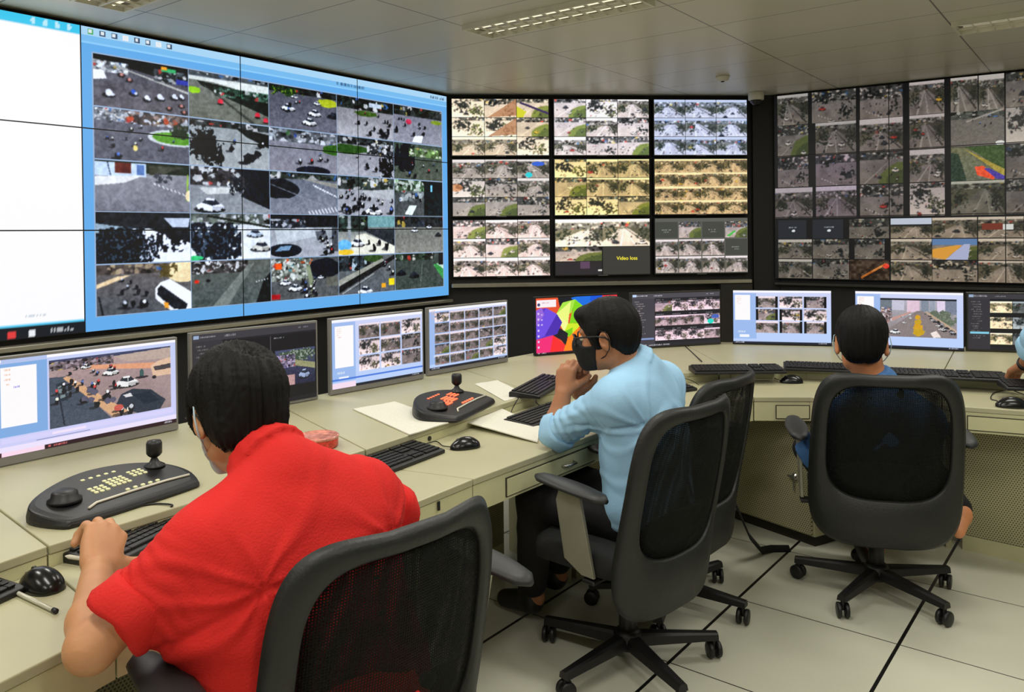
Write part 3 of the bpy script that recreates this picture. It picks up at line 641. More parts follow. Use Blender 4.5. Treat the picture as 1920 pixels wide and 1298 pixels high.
def letters(txt, size, m, parent, loc, rot=(math.pi / 2, 0, 0), extrude=.0004, name='lettering'):
    cu = bpy.data.curves.new(name, 'FONT'); cu.body = txt; cu.size = size; cu.align_x = 'CENTER'; cu.align_y = 'CENTER'; cu.extrude = extrude
    o = bpy.data.objects.new(name, cu); C.objects.link(o)
    me = bpy.data.meshes.new_from_object(o); bpy.data.objects.remove(o); bpy.data.curves.remove(cu)
    o = link_mesh(name, me, m, parent); o.location = loc; o.rotation_euler = rot
    return o
X['yellowtext'] = mat('yellow caption', (240, 226, 60), .5, emit=(244, 230, 50), estr=1.0)
letters('Video loss', .045, X['yellowtext'], vl_parent, (.862 * .75, -.004, .508 * .30))

# ---- the right video wall
sw = 2.575
RP = Pic(390, 620, (12, 13, 16))
def rw_s(px, y=330):
    r = ray(px, y); o = RW_O; d = RW_D
    det = r.x * (-d.y) + d.x * r.y; t = (o.x * -d.y + d.x * o.y) / det
    return ((r.x * t - o.x) * d.x + (r.y * t - o.y) * d.y) / sw
sx = {x: rw_s(x) for x in (1458, 1516, 1530, 1523, 1605, 1613, 1693, 1705, 1771, 1783, 1884, 1607, 1690, 1612, 1834, 1453)}
def RR(x0, x1, y0, y1, kind=None, tint=(.86, .80, .76), lum=128, **k):
    q = RP.sub(max(0, x0), y0, min(1, x1), y1); return road_feed(q, tint, lum, kind, **k)
ys = [0, .168, .338, .505, .672]
for j in range(4):
    xl = sx[1458] if j < 3 else sx[1453]
    RR(xl, sx[1516] if j < 3 else sx[1523], ys[j] + .002, ys[j + 1] - .002, [0, 4, 2, 1][j], tint=(.82, .76, .76) if j > 1 else (.8, .77, .72))
    RR(sx[1530] if j else sx[1523], sx[1605], ys[j] + .002, ys[j + 1] - .002, [2, 1, 2, 0][j], tint=(.84, .76, .8) if j > 1 else (.8, .76, .72))
    RR(sx[1613] if not j else sx[1605] + .012, sx[1693], ys[j] + .002, ys[j + 1] - .002, [2, 1, 4, 2][j])
    RR(sx[1705], sx[1771], ys[j] + .002, ys[j + 1] - .002, [1, 0, 1, 3][j])
q = RP.sub(sx[1783], ys[0], sx[1834], ys[1]); road_feed(q, (.86, .82, .76), 130, 1)
q = RP.sub(sx[1834] + .003, ys[0], sx[1884], ys[1]); road_feed(q, (.86, .82, .76), 136, 1)
q = RP.sub(sx[1783], ys[1] + .002, sx[1884], ys[2]); q.grad((104, 100, 92), (112, 106, 98)); q.clutter((0, 0, 1, .22), 16, (50, 52, 48), (170, 168, 160), p=.15); q.line(.3, .3, 1, .0, .05, (150, 144, 134)); q.bikes(4, (.4, .2, .8, .6), .03); q.ell(.92, .95, .08, .06, (230, 230, 225)); q.noise(.08, 30)
q = RP.sub(sx[1783], ys[2] + .002, sx[1884], ys[3]); q.grad((110, 112, 80), (104, 106, 88)); q.poly([(.25, 0), (1, 0), (1, .75), (.4, .1)], (60, 84, 40)); q.poly([(.25, .05), (1, .7), (1, .9), (.9, .8)], (170, 150, 60)); q.poly([(0, .15), (.15, .2), (.3, 1), (0, 1)], (40, 60, 44)); q.poly([(.45, .6), (.6, .58), (.85, .85), (.8, 1), (.5, .85)], (240, 84, 44)); q.poly([(.62, .66), (.72, .66), (1, .9), (1, 1), (.85, .98)], (76, 60, 160)); q.noise(.15, 30)
q = RP.sub(sx[1783], ys[3] + .002, sx[1884], ys[4]); road_feed(q, (.82, .8, .7), 118, 1)
for j in range(4):
    q = RP.sub(sx[1884] + .004, ys[j] + .002, 1, ys[j + 1] - .002); h_, w2 = q.hw
    road_feed(q.sub(0, 0, .36, 1), (.84, .8, .74), 124, [4, 3, 2, 4][j]); road_feed(q.sub(.38, 0, .7, 1), (.84, .8, .74), 124, j); road_feed(q.sub(.72, 0, 1, 1), (.84, .8, .74), 124, (j + 1) % 4)
cols = [sx[1458], rw_s(1522), rw_s(1591), rw_s(1668), rw_s(1747), rw_s(1833), rw_s(1920), .9, 1]
yy_ = [.680, .785, .892, 1.0]
kinds = [[9, 9, 2, 0, 1, 1, 0, 1], [0, 2, 2, 0, 4, 1, 2, 0], [1, 2, 3, 1, 2, 1, 4, 1]]
for j in range(3):
    for i in range(8):
        q = RP.sub(cols[i] + .001, yy_[j] + .002, cols[i + 1] - .001, yy_[j + 1] - .002); k = kinds[j][i]
        if k == 9: q.fill((34, 38, 46)); q.rect(.84, 0, 1, 1, (8, 8, 9)); q.text(.32, .36, .28, .07, (160, 166, 172), i); q.ell(.46, .58, .05, .07, (220, 226, 226))
        else:
            road_feed(q, (.96, .88, .76) if i > 2 else (.86, .82, .74), 150 if i > 2 else 124, k)
        if (j, i) == (1, 4): q.poly([(0, .9), (0, .5), (.7, .25), (.3, 1)], (226, 160, 60)); q.rect(0, 0, 1, .3, (96, 130, 176)); q.poly([(.3, 1), (.72, .25), (.85, .25), (.8, 1)], (176, 182, 214))
        if (j, i) == (0, 5): q.rect(.08, .32, .55, .62, (120, 50, 34)); q.rect(.56, .36, .78, .62, (220, 220, 214))
        if (j, i) == (2, 2): q.fill((56, 40, 26)); q.line(.3, .9, .9, .2, .1, (200, 120, 50)); q.ell(.92, .3, .08, .12, (230, 60, 40)); q.noise(.3, 14)
        if (j, i) == (0, 3): q.rect(0, 0, 1, .36, (196, 206, 220)); q.rect(0, .3, 1, .42, (30, 34, 30)); 
        if (j, i) == (1, 2): q.rect(0, 0, .13, 1, (8, 8, 9)); q.rect(.88, 0, 1, 1, (8, 8, 9))
X['screen_right'] = screen_mat('lit right wall screen', .85)
edges = [0, .935, 1.755, 2.575]
for c in range(3):
    for r in range(3):
        panel_thing(RW_O, RW_ANG, edges[c], edges[c + 1], ZT3 - (r + 1) * H3 / 3, ZT3 - r * H3 / 3, RP, (edges[c] / sw, r / 3, edges[c + 1] / sw, (r + 1) / 3),
                    'dim video wall panel of street views right of the dark corner, %s row, %s column' % (rown[r], ['first', 'second', 'third'][c]), 'panels of the right video wall', scr=X['screen_right'])

# ------------------------------------------------------------------ console desk, one unit per seam
ZU, ZL = .75, .70
def V2(p): return Vector((p[0], p[1]))
seam = [  # back, upper front edge, lower front edge
    ((-2.20, 1.45), (-1.46, 1.10), (-1.10, .88)),
    ((-1.68, 2.38), (-1.062, 1.812), (-.775, 1.545)),
    ((-1.00, 3.34), (-.484, 2.600), (-.126, 2.439)),
    ((-.30, 4.19), (.10, 3.500), (.42, 3.115)),
    ((1.06, 5.04), (1.10, 4.040), (1.083, 3.600)),
    ((2.63, 4.74), (2.05, 3.825), (1.82, 3.395)),
    ((3.60, 4.38), (2.90, 3.390), (2.66, 3.020)),
]
EXTRA = {2: ([(-.62, 3.78)], [], []), 3: ([(.12, 4.66), (.68, 4.92)], [(.62, 3.86)], [(.75, 3.40)]), 4: ([(1.98, 5.0)], [(1.48, 4.03)], [(1.33, 3.585)])}
ulab = ['curved console unit at the lower left corner with a small keyboard and mouse on it', 'console unit at which the man in red sits, the widest desk section at left',
        'console unit with papers and a red-lit control panel', 'console unit in front of the umbrella screen where the man in blue leans', 'console unit behind the empty chair, with two long keyboards',
        'console unit at the right edge with perforated front panel']
def side(p, q, t):
    d = (q - p).normalized(); return Vector((d.y, -d.x)) * t
def make_unit(i):
    a, b = seam[i], seam[i + 1]; ex = EXTRA.get(i, ([], [], []))
    back = [V2(a[0])] + [V2(p) for p in ex[0]] + [V2(b[0])]
    up = [V2(a[1])] + [V2(p) for p in ex[1]] + [V2(b[1])]
    lo = [V2(a[2])] + [V2(p) for p in ex[2]] + [V2(b[2])]
    g = .0022
    for L_ in (back, up, lo):                     # a narrow gap at each seam
        L_[0] = L_[0] + (L_[1] - L_[0]).normalized() * g; L_[-1] = L_[-1] + (L_[-2] - L_[-1]).normalized() * g
    o = lo[0].copy()
    t = thing('console_desk', ulab[i], 'desk', (o.x, o.y, 0), 0, 'units of the curved console')
    R = lambda pts: [(p.x - o.x, p.y - o.y) for p in pts]
    mb = MB(); mb.prism(R(up + back[::-1]), ZU - .022, ZU); mb.build('upper_top', X['top'], t, bevel=.003)
    mb = MB(); mb.prism(R(lo + up[::-1]), ZL - .022, ZL - .0005); mb.build('lower_top', X['top'], t, bevel=.003)
    def strip(poly_, t0, t1, z0, z1, name, m):
        mb = MB()
        for p, q in zip(poly_[:-1], poly_[1:]):
            n = side(p, q, 1.)
            mb.prism(R([p + n * t0, q + n * t0, q + n * t1, p + n * t1]), z0, z1)
        return mb.build(name, m, t)
    strip(up, -.016, -.002, ZL - .002, ZU - .0225, 'riser', X['fascia'])
    strip(lo, -.020, -.003, .592, ZL - .023, 'front_rail', X['fascia'])
    # carcass below: end panels and a perforated back panel
    for k, (bk, u, l, sg) in enumerate(((back[0], up[0], lo[0], 1), (back[-1], up[-1], lo[-1], -1))):
        if (i, k) in ((3, 1), (4, 0)): continue
        e = (l - u).normalized(); n_ = Vector((-e.y, e.x)) * sg
        if n_.dot((lo[-1] - lo[0]) * sg) < 0: n_ = -n_
        q0 = u + (bk - u) * .25 + n_ * .012; q1 = u + (l - u) * .45 + n_ * .012
        mb = MB(); mb.prism(R([q0, q1, q1 + n_ * .022, q0 + n_ * .022]), .0, ZL - .024); mb.build('end_panel', X['panel'], t)
    return t, o, up, lo, back
units = [make_unit(i) for i in range(6)]
def perf_panel(t, o, p, q, z0, z1, name='perforated_panel', mt='perf', th=.018):
    p, q = V2(p), V2(q); d = q - p
    mb = MB(); mb.box(0, d.length, 0, th, z0, z1)
    ob = mb.build(name, X[mt], t); ob.location = (p.x - o.x, p.y - o.y, 0); ob.rotation_euler = (0, 0, math.atan2(d.y, d.x)); return ob
for i, pq in ((0, ((-1.62, 1.36), (-1.27, 1.93))), (1, ((-1.16, 2.06), (-.68, 2.74))), (2, ((-.60, 2.86), (-.05, 3.56))), (3, ((.16, 3.72), (1.02, 4.22))), (5, ((2.02, 3.60), (2.62, 3.06)))):
    t, o = units[i][:2]
    perf_panel(t, o, pq[0], pq[1], .07, .66); perf_panel(t, o, pq[0], pq[1], 0, .068, 'plinth', 'fascia', .03)
def on_front(i, k, s0, s1):
    """frame on the front rail of unit i, segment k, from s0 to s1 metres along it"""
    t, o, up, lo, back = units[i]; p, q = lo[k], lo[k + 1]; d = (q - p).normalized()
    return t, o, p + d * s0, p + d * s1, d
def drawer(i, k, s0, s1, z0=.605, z1=.66, handle=None, label=None):
    t, o, p, q, d = on_front(i, k, s0, s1); w_ = (q - p).length
    mb = MB(); mb.box(0, w_, -.0035, .004, z0, z1)
    for x0, x1, a, b in ((-.003, w_ + .003, z1, z1 + .003), (-.003, w_ + .003, z0 - .003, z0), (-.003, 0, z0, z1), (w_, w_ + .003, z0, z1)): pass
    dr = mb.build('drawer', X['fascia'], t); dr.location = (p.x - o.x, p.y - o.y, 0); dr.rotation_euler = (0, 0, math.atan2(d.y, d.x))
    mb = MB(); mb.box(-.0035, w_ + .0035, -.0012, .0035, z0 - .0035, z1 + .0035); mb.build('drawer_gap', X['seam'], dr)
    if handle is not None:
        hx = handle; mb = MB()
        mb.tube([(hx, -.003, (z0 + z1) / 2), (hx + .008, -.022, (z0 + z1) / 2), (hx + .062, -.022, (z0 + z1) / 2), (hx + .07, -.003, (z0 + z1) / 2)], .005, 8); mb.build('handle', X['steel'], dr, True)
def along(i, k, x, y, z=.69):
    """distance along a front rail of the place seen at x, y"""
    t, o, up, lo, back = units[i]; p, q = lo[k], lo[k + 1]; d = (q - p).normalized(); r = ray(x, y)
    det = r.x * (-d.y) + d.x * r.y; tt = (p.x * -d.y + d.x * p.y) / det
    return (r.x * tt - p.x) * d.x + (r.y * tt - p.y) * d.y
s0, s1 = along(2, 0, 950, 900), along(2, 0, 1114, 850)
drawer(2, 0, s0, s1, handle=along(2, 0, 1052, 860) - s0)
s0 = along(4, 0, 1456, 770); drawer(4, 0, s0, .24); 
s0 = along(5, 0, 1815, 790); drawer(5, 0, s0, s0 + .42)
t, o, p, q, d = on_front(2, 0, along(2, 0, 820, 950) if False else .01, .02)
# small fittings
t, o = units[2][:2]; hp = at(803, 821, .715); mb = MB()
dd = (units[2][2][1] - units[2][2][0]).normalized(); nn = Vector((dd.y, -dd.x))
ss = (V2(hp) - units[2][2][0]).dot(dd); hc = units[2][2][0] + dd * ss - nn * .0016
T = Matrix.Translation((hc.x - o.x, hc.y - o.y, .713)) @ Matrix.Rotation(math.atan2(dd.y, dd.x), 4, 'Z') @ Matrix.Rotation(math.pi / 2, 4, 'X')
mb.lathe([(.0085, -.001), (.0085, .0035)], 20, T); mb.build('cable_hole', X['bezel'], t)
t, o, p, q, d = on_front(1, 0, along(1, 0, 820, 945), 1.0); mb = MB(); mb.box(0, .008, -.004, 0, .650, .676); ob = mb.build('lock', X['black'], t); ob.location = (p.x - o.x, p.y - o.y, 0); ob.rotation_euler = (0, 0, math.atan2(d.y, d.x))

# storage cabinet below the empty chair's desk
cb = thing('storage_cabinet', 'beige cabinet with lock under the desk beside the dark chairs', 'cabinet', (1.366, 3.629, 0))
cpts = [(0, 0), (.42, .24), (.07, .72), (-.33, .46)]
mb = MB(); mb.prism(cpts, .05, .665); mb.build('body', X['panel'], cb)
mb = MB(); mb.prism([(c[0] * .94 + .008, c[1] * .94 + .02) for c in cpts], .0, .05); mb.build('plinth', X['seam'], cb)
dv = Vector((-.33, .46)).normalized(); mb = MB(); mb.box(.012, .555, -.016, -.001, .06, .60)
dr = mb.build('door', X['perf'], cb); dr.rotation_euler = (0, 0, math.atan2(-dv.y, -dv.x)); dr.location = (-.33, .46, 0)
mb = MB(); T = Matrix.Translation((.475, -.016, .31)) @ Matrix.Rotation(math.pi / 2, 4, 'X'); mb.lathe([(.016, 0), (.016, .006), (.009, .012), (.009, .02)], 16, T); mb.box(.445, .49, -.034, -.028, .306, .316); mb.box(.472, .478, -.03, -.026, .25, .31)
mb.build('lock_handle', X['steel'], dr)

# ------------------------------------------------------------------ desk monitors
def desk_monitor(L_, R_, pic, label, bez='silver', sm='screen', h=.337, width=None, bb=.026, sb=.009):
    a = V2(at(*L_, .753)); b = V2(at(*R_, .753)); d = (b - a).normalized()
    if width: a = b - d * width
    w_ = (b - a).length
    t = thing('desk_monitor', label, 'monitor', (a.x, a.y, .7505), math.atan2(d.y, d.x), 'desk monitors along the console')
    mb = MB(); mb.box(0, w_, 0, .022, .002, h, .002); mb.box(.06, w_ - .06, .02, .045, .05, h - .05, .008); mb.build('casing', X[bez], t)
    add_screen('screen', pic, X[sm], t, sb, w_ - sb, bb, h - sb, -.0015)
    mb = MB(); mb.box(w_ / 2 - .03, w_ / 2 + .03, .03, .05, .0, .14); mb.build('stand_neck', X['black'], t)
    mb = MB(); mb.box(w_ / 2 - .1, w_ / 2 + .1, .012, .055, .0, .008, .002); mb.build('stand_foot', X['black'], t)
    return t
SKY = (150, 186, 240)
def ui(P, white=(.03, .10, .22, .70), bar=True, low=.9):
    P.grad((206, 212, 246), (184, 208, 250)); P.rect(0, 0, 1, .045, (246, 246, 255)); P.rect(0, .05, .24, low, (140, 176, 232), .7)
    x0, y0, x1, y1 = white; P.rect(x0, y0, x1, y1, (253, 250, 252))
    for k in range(5): P.text(x0 + .02, y0 + .03 + k * .03, .05, .014, (230, 180, 160), k)
    P.rect(0, .955, 1, 1, (24, 28, 44)); P.text(.02, .965, .1, .02, (230, 230, 240), 2); P.text(.86, .967, .12, .018, (220, 220, 230), 6)
    P.text(.05, .76, .08, .03, (230, 240, 250), 5); P.rect(.07, .83, .17, .875, (240, 244, 252))
M1 = Pic(190, 320); M1.grad((196, 206, 244), (206, 206, 248)); M1.rect(0, 0, 1, .03, (250, 248, 255)); M1.rect(0, .045, .26, .80, (128, 172, 226)); M1.rect(.005, .26, .02, .36, (240, 190, 160)); M1.rect(.03, .085, .205, .70, (253, 250, 252))
for k, x in enumerate((.05, .05, .05, .06)): M1.text(x, .10 + k * .05, .03, .02, (236, 180, 150), k)
M1.text(.085, .285, .04, .022, (110, 110, 220), 6); M1.rect(.035, .0, .26, .045, (180, 196, 236))
q = M1.sub(.27, .07, .965, .80); q.grad((176, 150, 150), (150, 132, 132)); q.noise(.06, 8)
q.rect(0, 0, 1, .06, (60, 66, 100)); q.clutter((.0, .03, .5, .16), 22, (80, 70, 76), (190, 176, 190), p=.2); q.poly([(.5, .05), (1, .02), (1, .2), (.62, .16)], (186, 166, 156))
q.poly([(.30, .14), (1, .26), (1, .36), (.25, .19)], (226, 160, 124)); q.poly([(0, .25), (.12, .26), (.48, 1), (0, 1)], (70, 80, 96)); q.poly([(.10, .28), (.14, .26), (.62, .94), (.50, 1)], (214, 168, 128)); q.line(.06, .35, .14, .5, .02, (150, 160, 160)); q.poly([(.05, .35), (.12, .33), (.14, .62), (.07, .62)], (44, 54, 66)); q.poly([(.06, .4), (.10, .38), (.12, .56), (.08, .58)], (120, 136, 140))
q.line(.07, .5, .11, .98, .02, (36, 44, 58)); q.noise(.08, 60, (0, .3, .3, 1))
q.poly([(.82, .28), (.88, .22), (1, .18), (1, .46), (.84, .46)], (224, 188, 160)); q.poly([(.84, .3), (1, .28), (1, .36), (.86, .37)], (74, 66, 70)); q.ell(.85, .47, .02, .03, (50, 46, 50))
q.car(.28, .15, .04); q.car(.48, .28, .065); q.car(.61, .47, .10); q.bikes(34, (.05, .08, .52, .75), .035, light=.5)
for _ in range(8): x = .2 + NR.rand() * .3; q.ell(x, .35 + x * .5 + NR.rand() * .2, .025, .045, (90, 88, 110), rough=.4)
q.poly([(.52, .80), (.56, .66), (.66, .60), (.82, .66), (.95, .86), (.90, 1), (.7, 1), (.6, .9)], (44, 54, 68)); q.poly([(.66, .70), (.80, .68), (.90, .86), (.76, .88)], (26, 40, 56)); q.poly([(.58, .68), (.64, .66), (.66, .72), (.60, .72)], (220, 220, 224)); q.bikes(4, (.5, .82, .68, .98), .06); q.ell(.54, .86, .04, .05, (200, 90, 80)); q.ell(.74, .38, .02, .07, (60, 90, 90)); q.ell(.74, .44, .06, .02, (50, 40, 50))
q.noise(.06, 80)
M1.rect(.03, .815, .98, .87, (214, 210, 250)); M1.rect(.28, .83, .46, .86, (240, 226, 250)); M1.rect(.2, .885, .48, .892, (90, 90, 150)); M1.rect(.0, .90, 1, .955, (236, 226, 252)); M1.rect(.24, .955, 1, 1, (44, 20, 30)); M1.rect(0, .955, .03, 1, (60, 24, 40)); M1.rect(.03, .955, .24, 1, (250, 216, 236)); M1.text(.26, .965, .1, .02, (240, 120, 120), 3); M1.text(.90, .965, .08, .018, (230, 230, 240), 8)
desk_monitor((0, 876), (335, 805), M1, 'large leftmost desk monitor showing a street with white cars and motorbikes', width=.60, bb=.03)
def dark_ui(P, side_w=.22):
    P.fill((28, 27, 32)); P.rect(0, 0, 1, .09, (58, 56, 62)); P.rect(0, .09, side_w, 1, (50, 48, 54)); P.text(.06, .03, .14, .02, (170, 168, 176), 1); P.text(.24, .035, .1, .02, (150, 150, 156), 2); P.text(.84, .03, .09, .02, (140, 140, 150), 3)
    P.rect(.01, .02, .05, .06, (150, 170, 200))
    for k in range(16): P.text(.03 + (k % 3) * .01, .14 + k * .043, .05 + NR.rand() * .06, .018, (130, 124, 122), k)
M2 = Pic(120, 200); dark_ui(M2); M2.rect(.22, .12, .225, 1, (76, 74, 80)); M2.rect(.60, .12, .605, .94, (84, 82, 88)); M2.rect(.225, .12, .6, .94, (18, 17, 20)); M2.rect(.605, .12, 1, .94, (18, 17, 20))
q = M2.sub(.64, .32, .985, .78); q.grad((70, 76, 110), (34, 36, 60)); q.leaves((.1, 0, 1, .35), .3, 12, (60, 80, 60), (150, 160, 150)); q.poly([(.1, .2), (1, .45), (1, .62), (.1, .35)], (150, 150, 110)); q.clutter((0, .15, .5, .5), 14, (90, 80, 110), (210, 190, 220), p=.3); q.car(.72, .72, .14, (160, 176, 214)); q.rect(.28, .72, .48, 1, (190, 150, 150)); q.noise(.1, 40); M2.text(.62, .14, .1, .02, (150, 150, 156), 4); M2.text(.24, .15, .1, .02, (130, 130, 136), 9)
desk_monitor((358, 792), (597, 748), M2, 'dark desk monitor behind the head of the man in red', bb=.014)
def grid_ui(P, nx, ny, box, gap, tint=(1.15, 1.05, 1.05), pill=True, lum=125, **k):
    ui(P, **k)
    x0, y0, x1, y1 = box
    for i in range(nx):
        for j in range(ny):
            q = P.sub(x0 + (x1 - x0) * i / nx + gap, y0 + (y1 - y0) * j / ny + gap * 1.3, x0 + (x1 - x0) * (i + 1) / nx - gap, y0 + (y1 - y0) * (j + 1) / ny - gap * 1.3)
            road_feed(q, tint, lum)
            if pill and (i + 2 * j) % 3 != 1: q.rect(0, 0, .12, 1, (8, 6, 10)); q.rect(.88, 0, 1, 1, (8, 6, 10))
M3 = Pic(120, 190); grid_ui(M3, 3, 3, (.27, .09, .98, .80), .008, pill=False, lum=105); M3.rect(.0, .86, 1, .885, (70, 120, 220)); M3.rect(0, .92, .24, 1, (245, 220, 240))
desk_monitor((620, 742), (795, 710), M3, 'desk monitor with nine camera tiles beside the dark monitor', bb=.026)
M4 = Pic(115, 180); grid_ui(M4, 5, 5, (.06, .06, .99, .93), .005, pill=False, lum=110, white=(0, .0, .01, .01))
desk_monitor((803, 705), (953, 678), M4, 'desk monitor with twenty-five small camera tiles', bb=.026)
M5 = Pic(130, 200, (230, 80, 40)); M5.rect(0, 0, 1, .06, (236, 84, 40))
M5.poly([(.26, 0), (.5, 0), (.55, .2), (.3, .3)], (16, 20, 30)); M5.poly([(.5, 0), (.82, 0), (.82, .3), (.7, .4), (.56, .24), (.42, .02)], (20, 110, 226)); M5.poly([(.66, 0), (.82, 0), (.8, .3), (.66, .38)], (10, 84, 220)); M5.rect(.81, 0, 1, .18, (240, 50, 66)); M5.poly([(.8, .18), (1, .18), (1, .6), (.75, .5)], (20, 120, 220))
M5.poly([(.24, .30), (.32, .10), (.48, .05), (.42, .3)], (170, 230, 70)); M5.poly([(.24, .3), (.42, .08), (.38, .5)], (236, 250, 130)); M5.poly([(.47, .05), (.60, .22), (.56, .5), (.40, .48)], (130, 214, 20)); M5.poly([(.24, .3), (.38, .48), (.34, .66), (.29, .5)], (246, 252, 150)); M5.poly([(.38, .48), (.56, .5), (.44, .66), (.36, .68), (.34, .62)], (210, 236, 40)); M5.poly([(.34, .62), (.44, .56), (.42, .78), (.37, .70)], (120, 210, 20))
M5.poly([(.28, .55), (.38, .66), (.36, .9), (.30, .78), (.2, .68)], (20, 20, 34))
M5.poly([(0, .22), (.12, .18), (.25, .30), (.31, .45), (.25, .66), (0, .74)], (90, 50, 200)); M5.poly([(.12, .18), (.25, .3), (.1, .68), (0, .74), (0, .5)], (110, 76, 226)); M5.poly([(.25, .3), (.31, .46), (.25, .66), (.1, .68)], (74, 42, 176)); M5.poly([(0, .22), (.07, .17), (.1, .3), (0, .5)], (150, 100, 220))
M5.poly([(0, .75), (.2, .68), (.33, .86), (.33, 1), (0, 1)], (244, 40, 120)); M5.poly([(.2, .68), (.34, .86), (.32, 1), (.16, 1)], (250, 40, 44)); M5.poly([(.32, 1), (.38, .74), (.5, .58), (1, .5), (1, 1)], (255, 134, 20)); M5.poly([(.5, .6), (1, .5), (.8, 1), (.6, 1)], (250, 110, 24))
M5.rect(.01, .04, .24, .17, (250, 240, 244)); M5.text(.07, .08, .1, .02, (200, 160, 180), 2); M5.ell(.035, .12, .018, .03, (60, 60, 110))
for k in range(7): M5.ell(.03, .28 + k * .1, .012, .02, (220, 200, 250)); 
for k in range(3): M5.ell(.07, .3 + k * .09, .01, .016, (200, 180, 240))
M5.rect(0, .975, 1, 1, (60, 20, 50)); M5.text(.02, .977, .1, .02, (240, 220, 230), 3)
desk_monitor((1003, 668), (1160, 655), M5, 'desk monitor with a colourful umbrella wallpaper', bez='bezel', bb=.012)
M6 = Pic(120, 190); dark_ui(M6, .25); M6.A[:] = M6.A * 1.3; M6.rect(.25, .10, 1, .94, (30, 28, 34)); M6.rect(.07, .83, .24, .87, (130, 150, 200)); M6.text(.02, .96, .4, .02, (210, 210, 214), 4)
for i in range(4):
    for j in range(3):
        q = M6.sub(.26 + i * .185, .15 + j * .275, .26 + (i + 1) * .185, .15 + j * .275 + .19); road_feed(q, (1.15, 1.0, 1.05), 150, glare=.15); M6.text(.27 + i * .185, .115 + j * .275, .09, .015, (150, 146, 150), i + j)
        if (i, j) == (3, 1): q.ell(.4, .75, .2, .25, (40, 220, 200)); q.ell(.7, .3, .25, .2, (70, 100, 190))
desk_monitor((1183, 655), (1352, 645), M6, 'dark-framed desk monitor with twelve pinkish camera tiles', bez='darktrim', bb=.012)
M7 = Pic(115, 190); grid_ui(M7, 3, 3, (.23, .10, .96, .80), .008, lum=140, white=(.02, .09, .18, .56))
desk_monitor((1374, 645), (1560, 649), M7, 'bright desk monitor with nine black-edged camera tiles behind the middle chair', bez='bezel', bb=.008, sb=.004)
M8 = Pic(120, 200); ui(M8, (.02, .09, .18, .6)); q = M8.sub(.24, .12, .94, .80); q.grad((176, 176, 190), (140, 128, 128)); q.rect(0, 0, 1, .05, (16, 18, 30))
for x, w_, c, hh in ((0, .16, (110, 120, 130), .3), (.16, .16, (196, 196, 214), .26), (.36, .16, (224, 196, 214), .3), (.54, .1, (130, 140, 156), .34), (.66, .06, (150, 160, 176), .3), (.75, .1, (224, 210, 234), .28), (.86, .14, (120, 130, 150), .34)): q.rect(x, .05, x + w_, .05 + hh, c)
q.leaves((.6, .28, 1, .72), .3, 8, (96, 108, 92), (120, 130, 110)); q.poly([(.48, .32), (.56, .32), (1, .9), (1, 1), (.05, 1), (.0, .95)], (136, 124, 124)); q.poly([(.58, .34), (.62, .33), (1, .80), (1, .88)], (190, 164, 140)); q.poly([(.0, .62), (.4, .34), (.42, .36), (.0, .74)], (196, 150, 140)); q.clutter((0, .25, .16, .62), 8, (110, 90, 90), (230, 220, 225), p=.4)
for k in range(26):
    tt = NR.rand(); x = .56 + tt * .30 + NR.rand() * .13 * (tt + .3); y = .36 + tt * .55; q.car(x, y, .012 + .03 * tt, [(230, 226, 226), (40, 40, 48), (190, 186, 190)][NR.randint(3)])
for x, y, k in ((.2, .86, .07), (.32, .62, .03), (.40, .42, .02), (.4, .5, .025), (.30, .47, .02)): q.car(x, y, k)
for k in range(4): q.ell(.50 + .004 * k, .48 + k * .13, .035 + .016 * k, .06 + .012 * k, (214 - 14 * (k % 2), 160, 30), rough=.4)
q.poly([(.66, .88), (.74, .82), (.80, .98), (.7, 1)], (240, 226, 220)); q.noise(.06, 60)
desk_monitor((1603, 650), (1808, 659), M8, 'bright desk monitor showing a wide highway with a yellow truck', bez='bezel', bb=.008, sb=.004)
M9 = Pic(110, 190); dark_ui(M9, .2); M9.rect(.02, .68, .19, .72, (130, 200, 224)); M9.rect(.2, .1, 1, .95, (24, 24, 26))
for i in range(4):
    for j in range(3):
        q = M9.sub(.2 + i * .2, .14 + j * .28, .2 + (i + 1) * .2 - .004, .14 + j * .28 + .2); road_feed(q, (1.35, 1.22, 1.0) if i == 0 else (.8, .85, .85), 170 if i == 0 else 120, glare=.3 if i == 0 else 0)
desk_monitor((1812, 659), (1930, 666), M9, 'dark desk monitor at the right edge behind the blue sleeve', bez='darktrim', bb=.014, width=None) if False else None
a9 = V2(at(1812, 658, .753)); b9 = a9 + Vector((.96, -.28)) * .58
def desk_monitor_pts(a, b, pic, label, bez, bb=.014, sb=.009, h=.337):
    d = (b - a).normalized(); w_ = (b - a).length
    t = thing('desk_monitor', label, 'monitor', (a.x, a.y, .7505), math.atan2(d.y, d.x), 'desk monitors along the console')
    mb = MB(); mb.box(0, w_, 0, .022, .002, h, .002); mb.box(.06, w_ - .06, .02, .045, .05, h - .05, .008); mb.build('casing', X[bez], t)
    add_screen('screen', pic, X['screen'], t, sb, w_ - sb, bb, h - sb, -.0015)
    mb = MB(); mb.box(w_ / 2 - .03, w_ / 2 + .03, .03, .05, .0, .14); mb.build('stand_neck', X['black'], t)
    mb = MB(); mb.box(w_ / 2 - .1, w_ / 2 + .1, .012, .055, .0, .008, .002); mb.build('stand_foot', X['black'], t)
desk_monitor_pts(a9, b9, M9, 'dark desk monitor at the right edge beside the blue sleeve', 'darktrim')

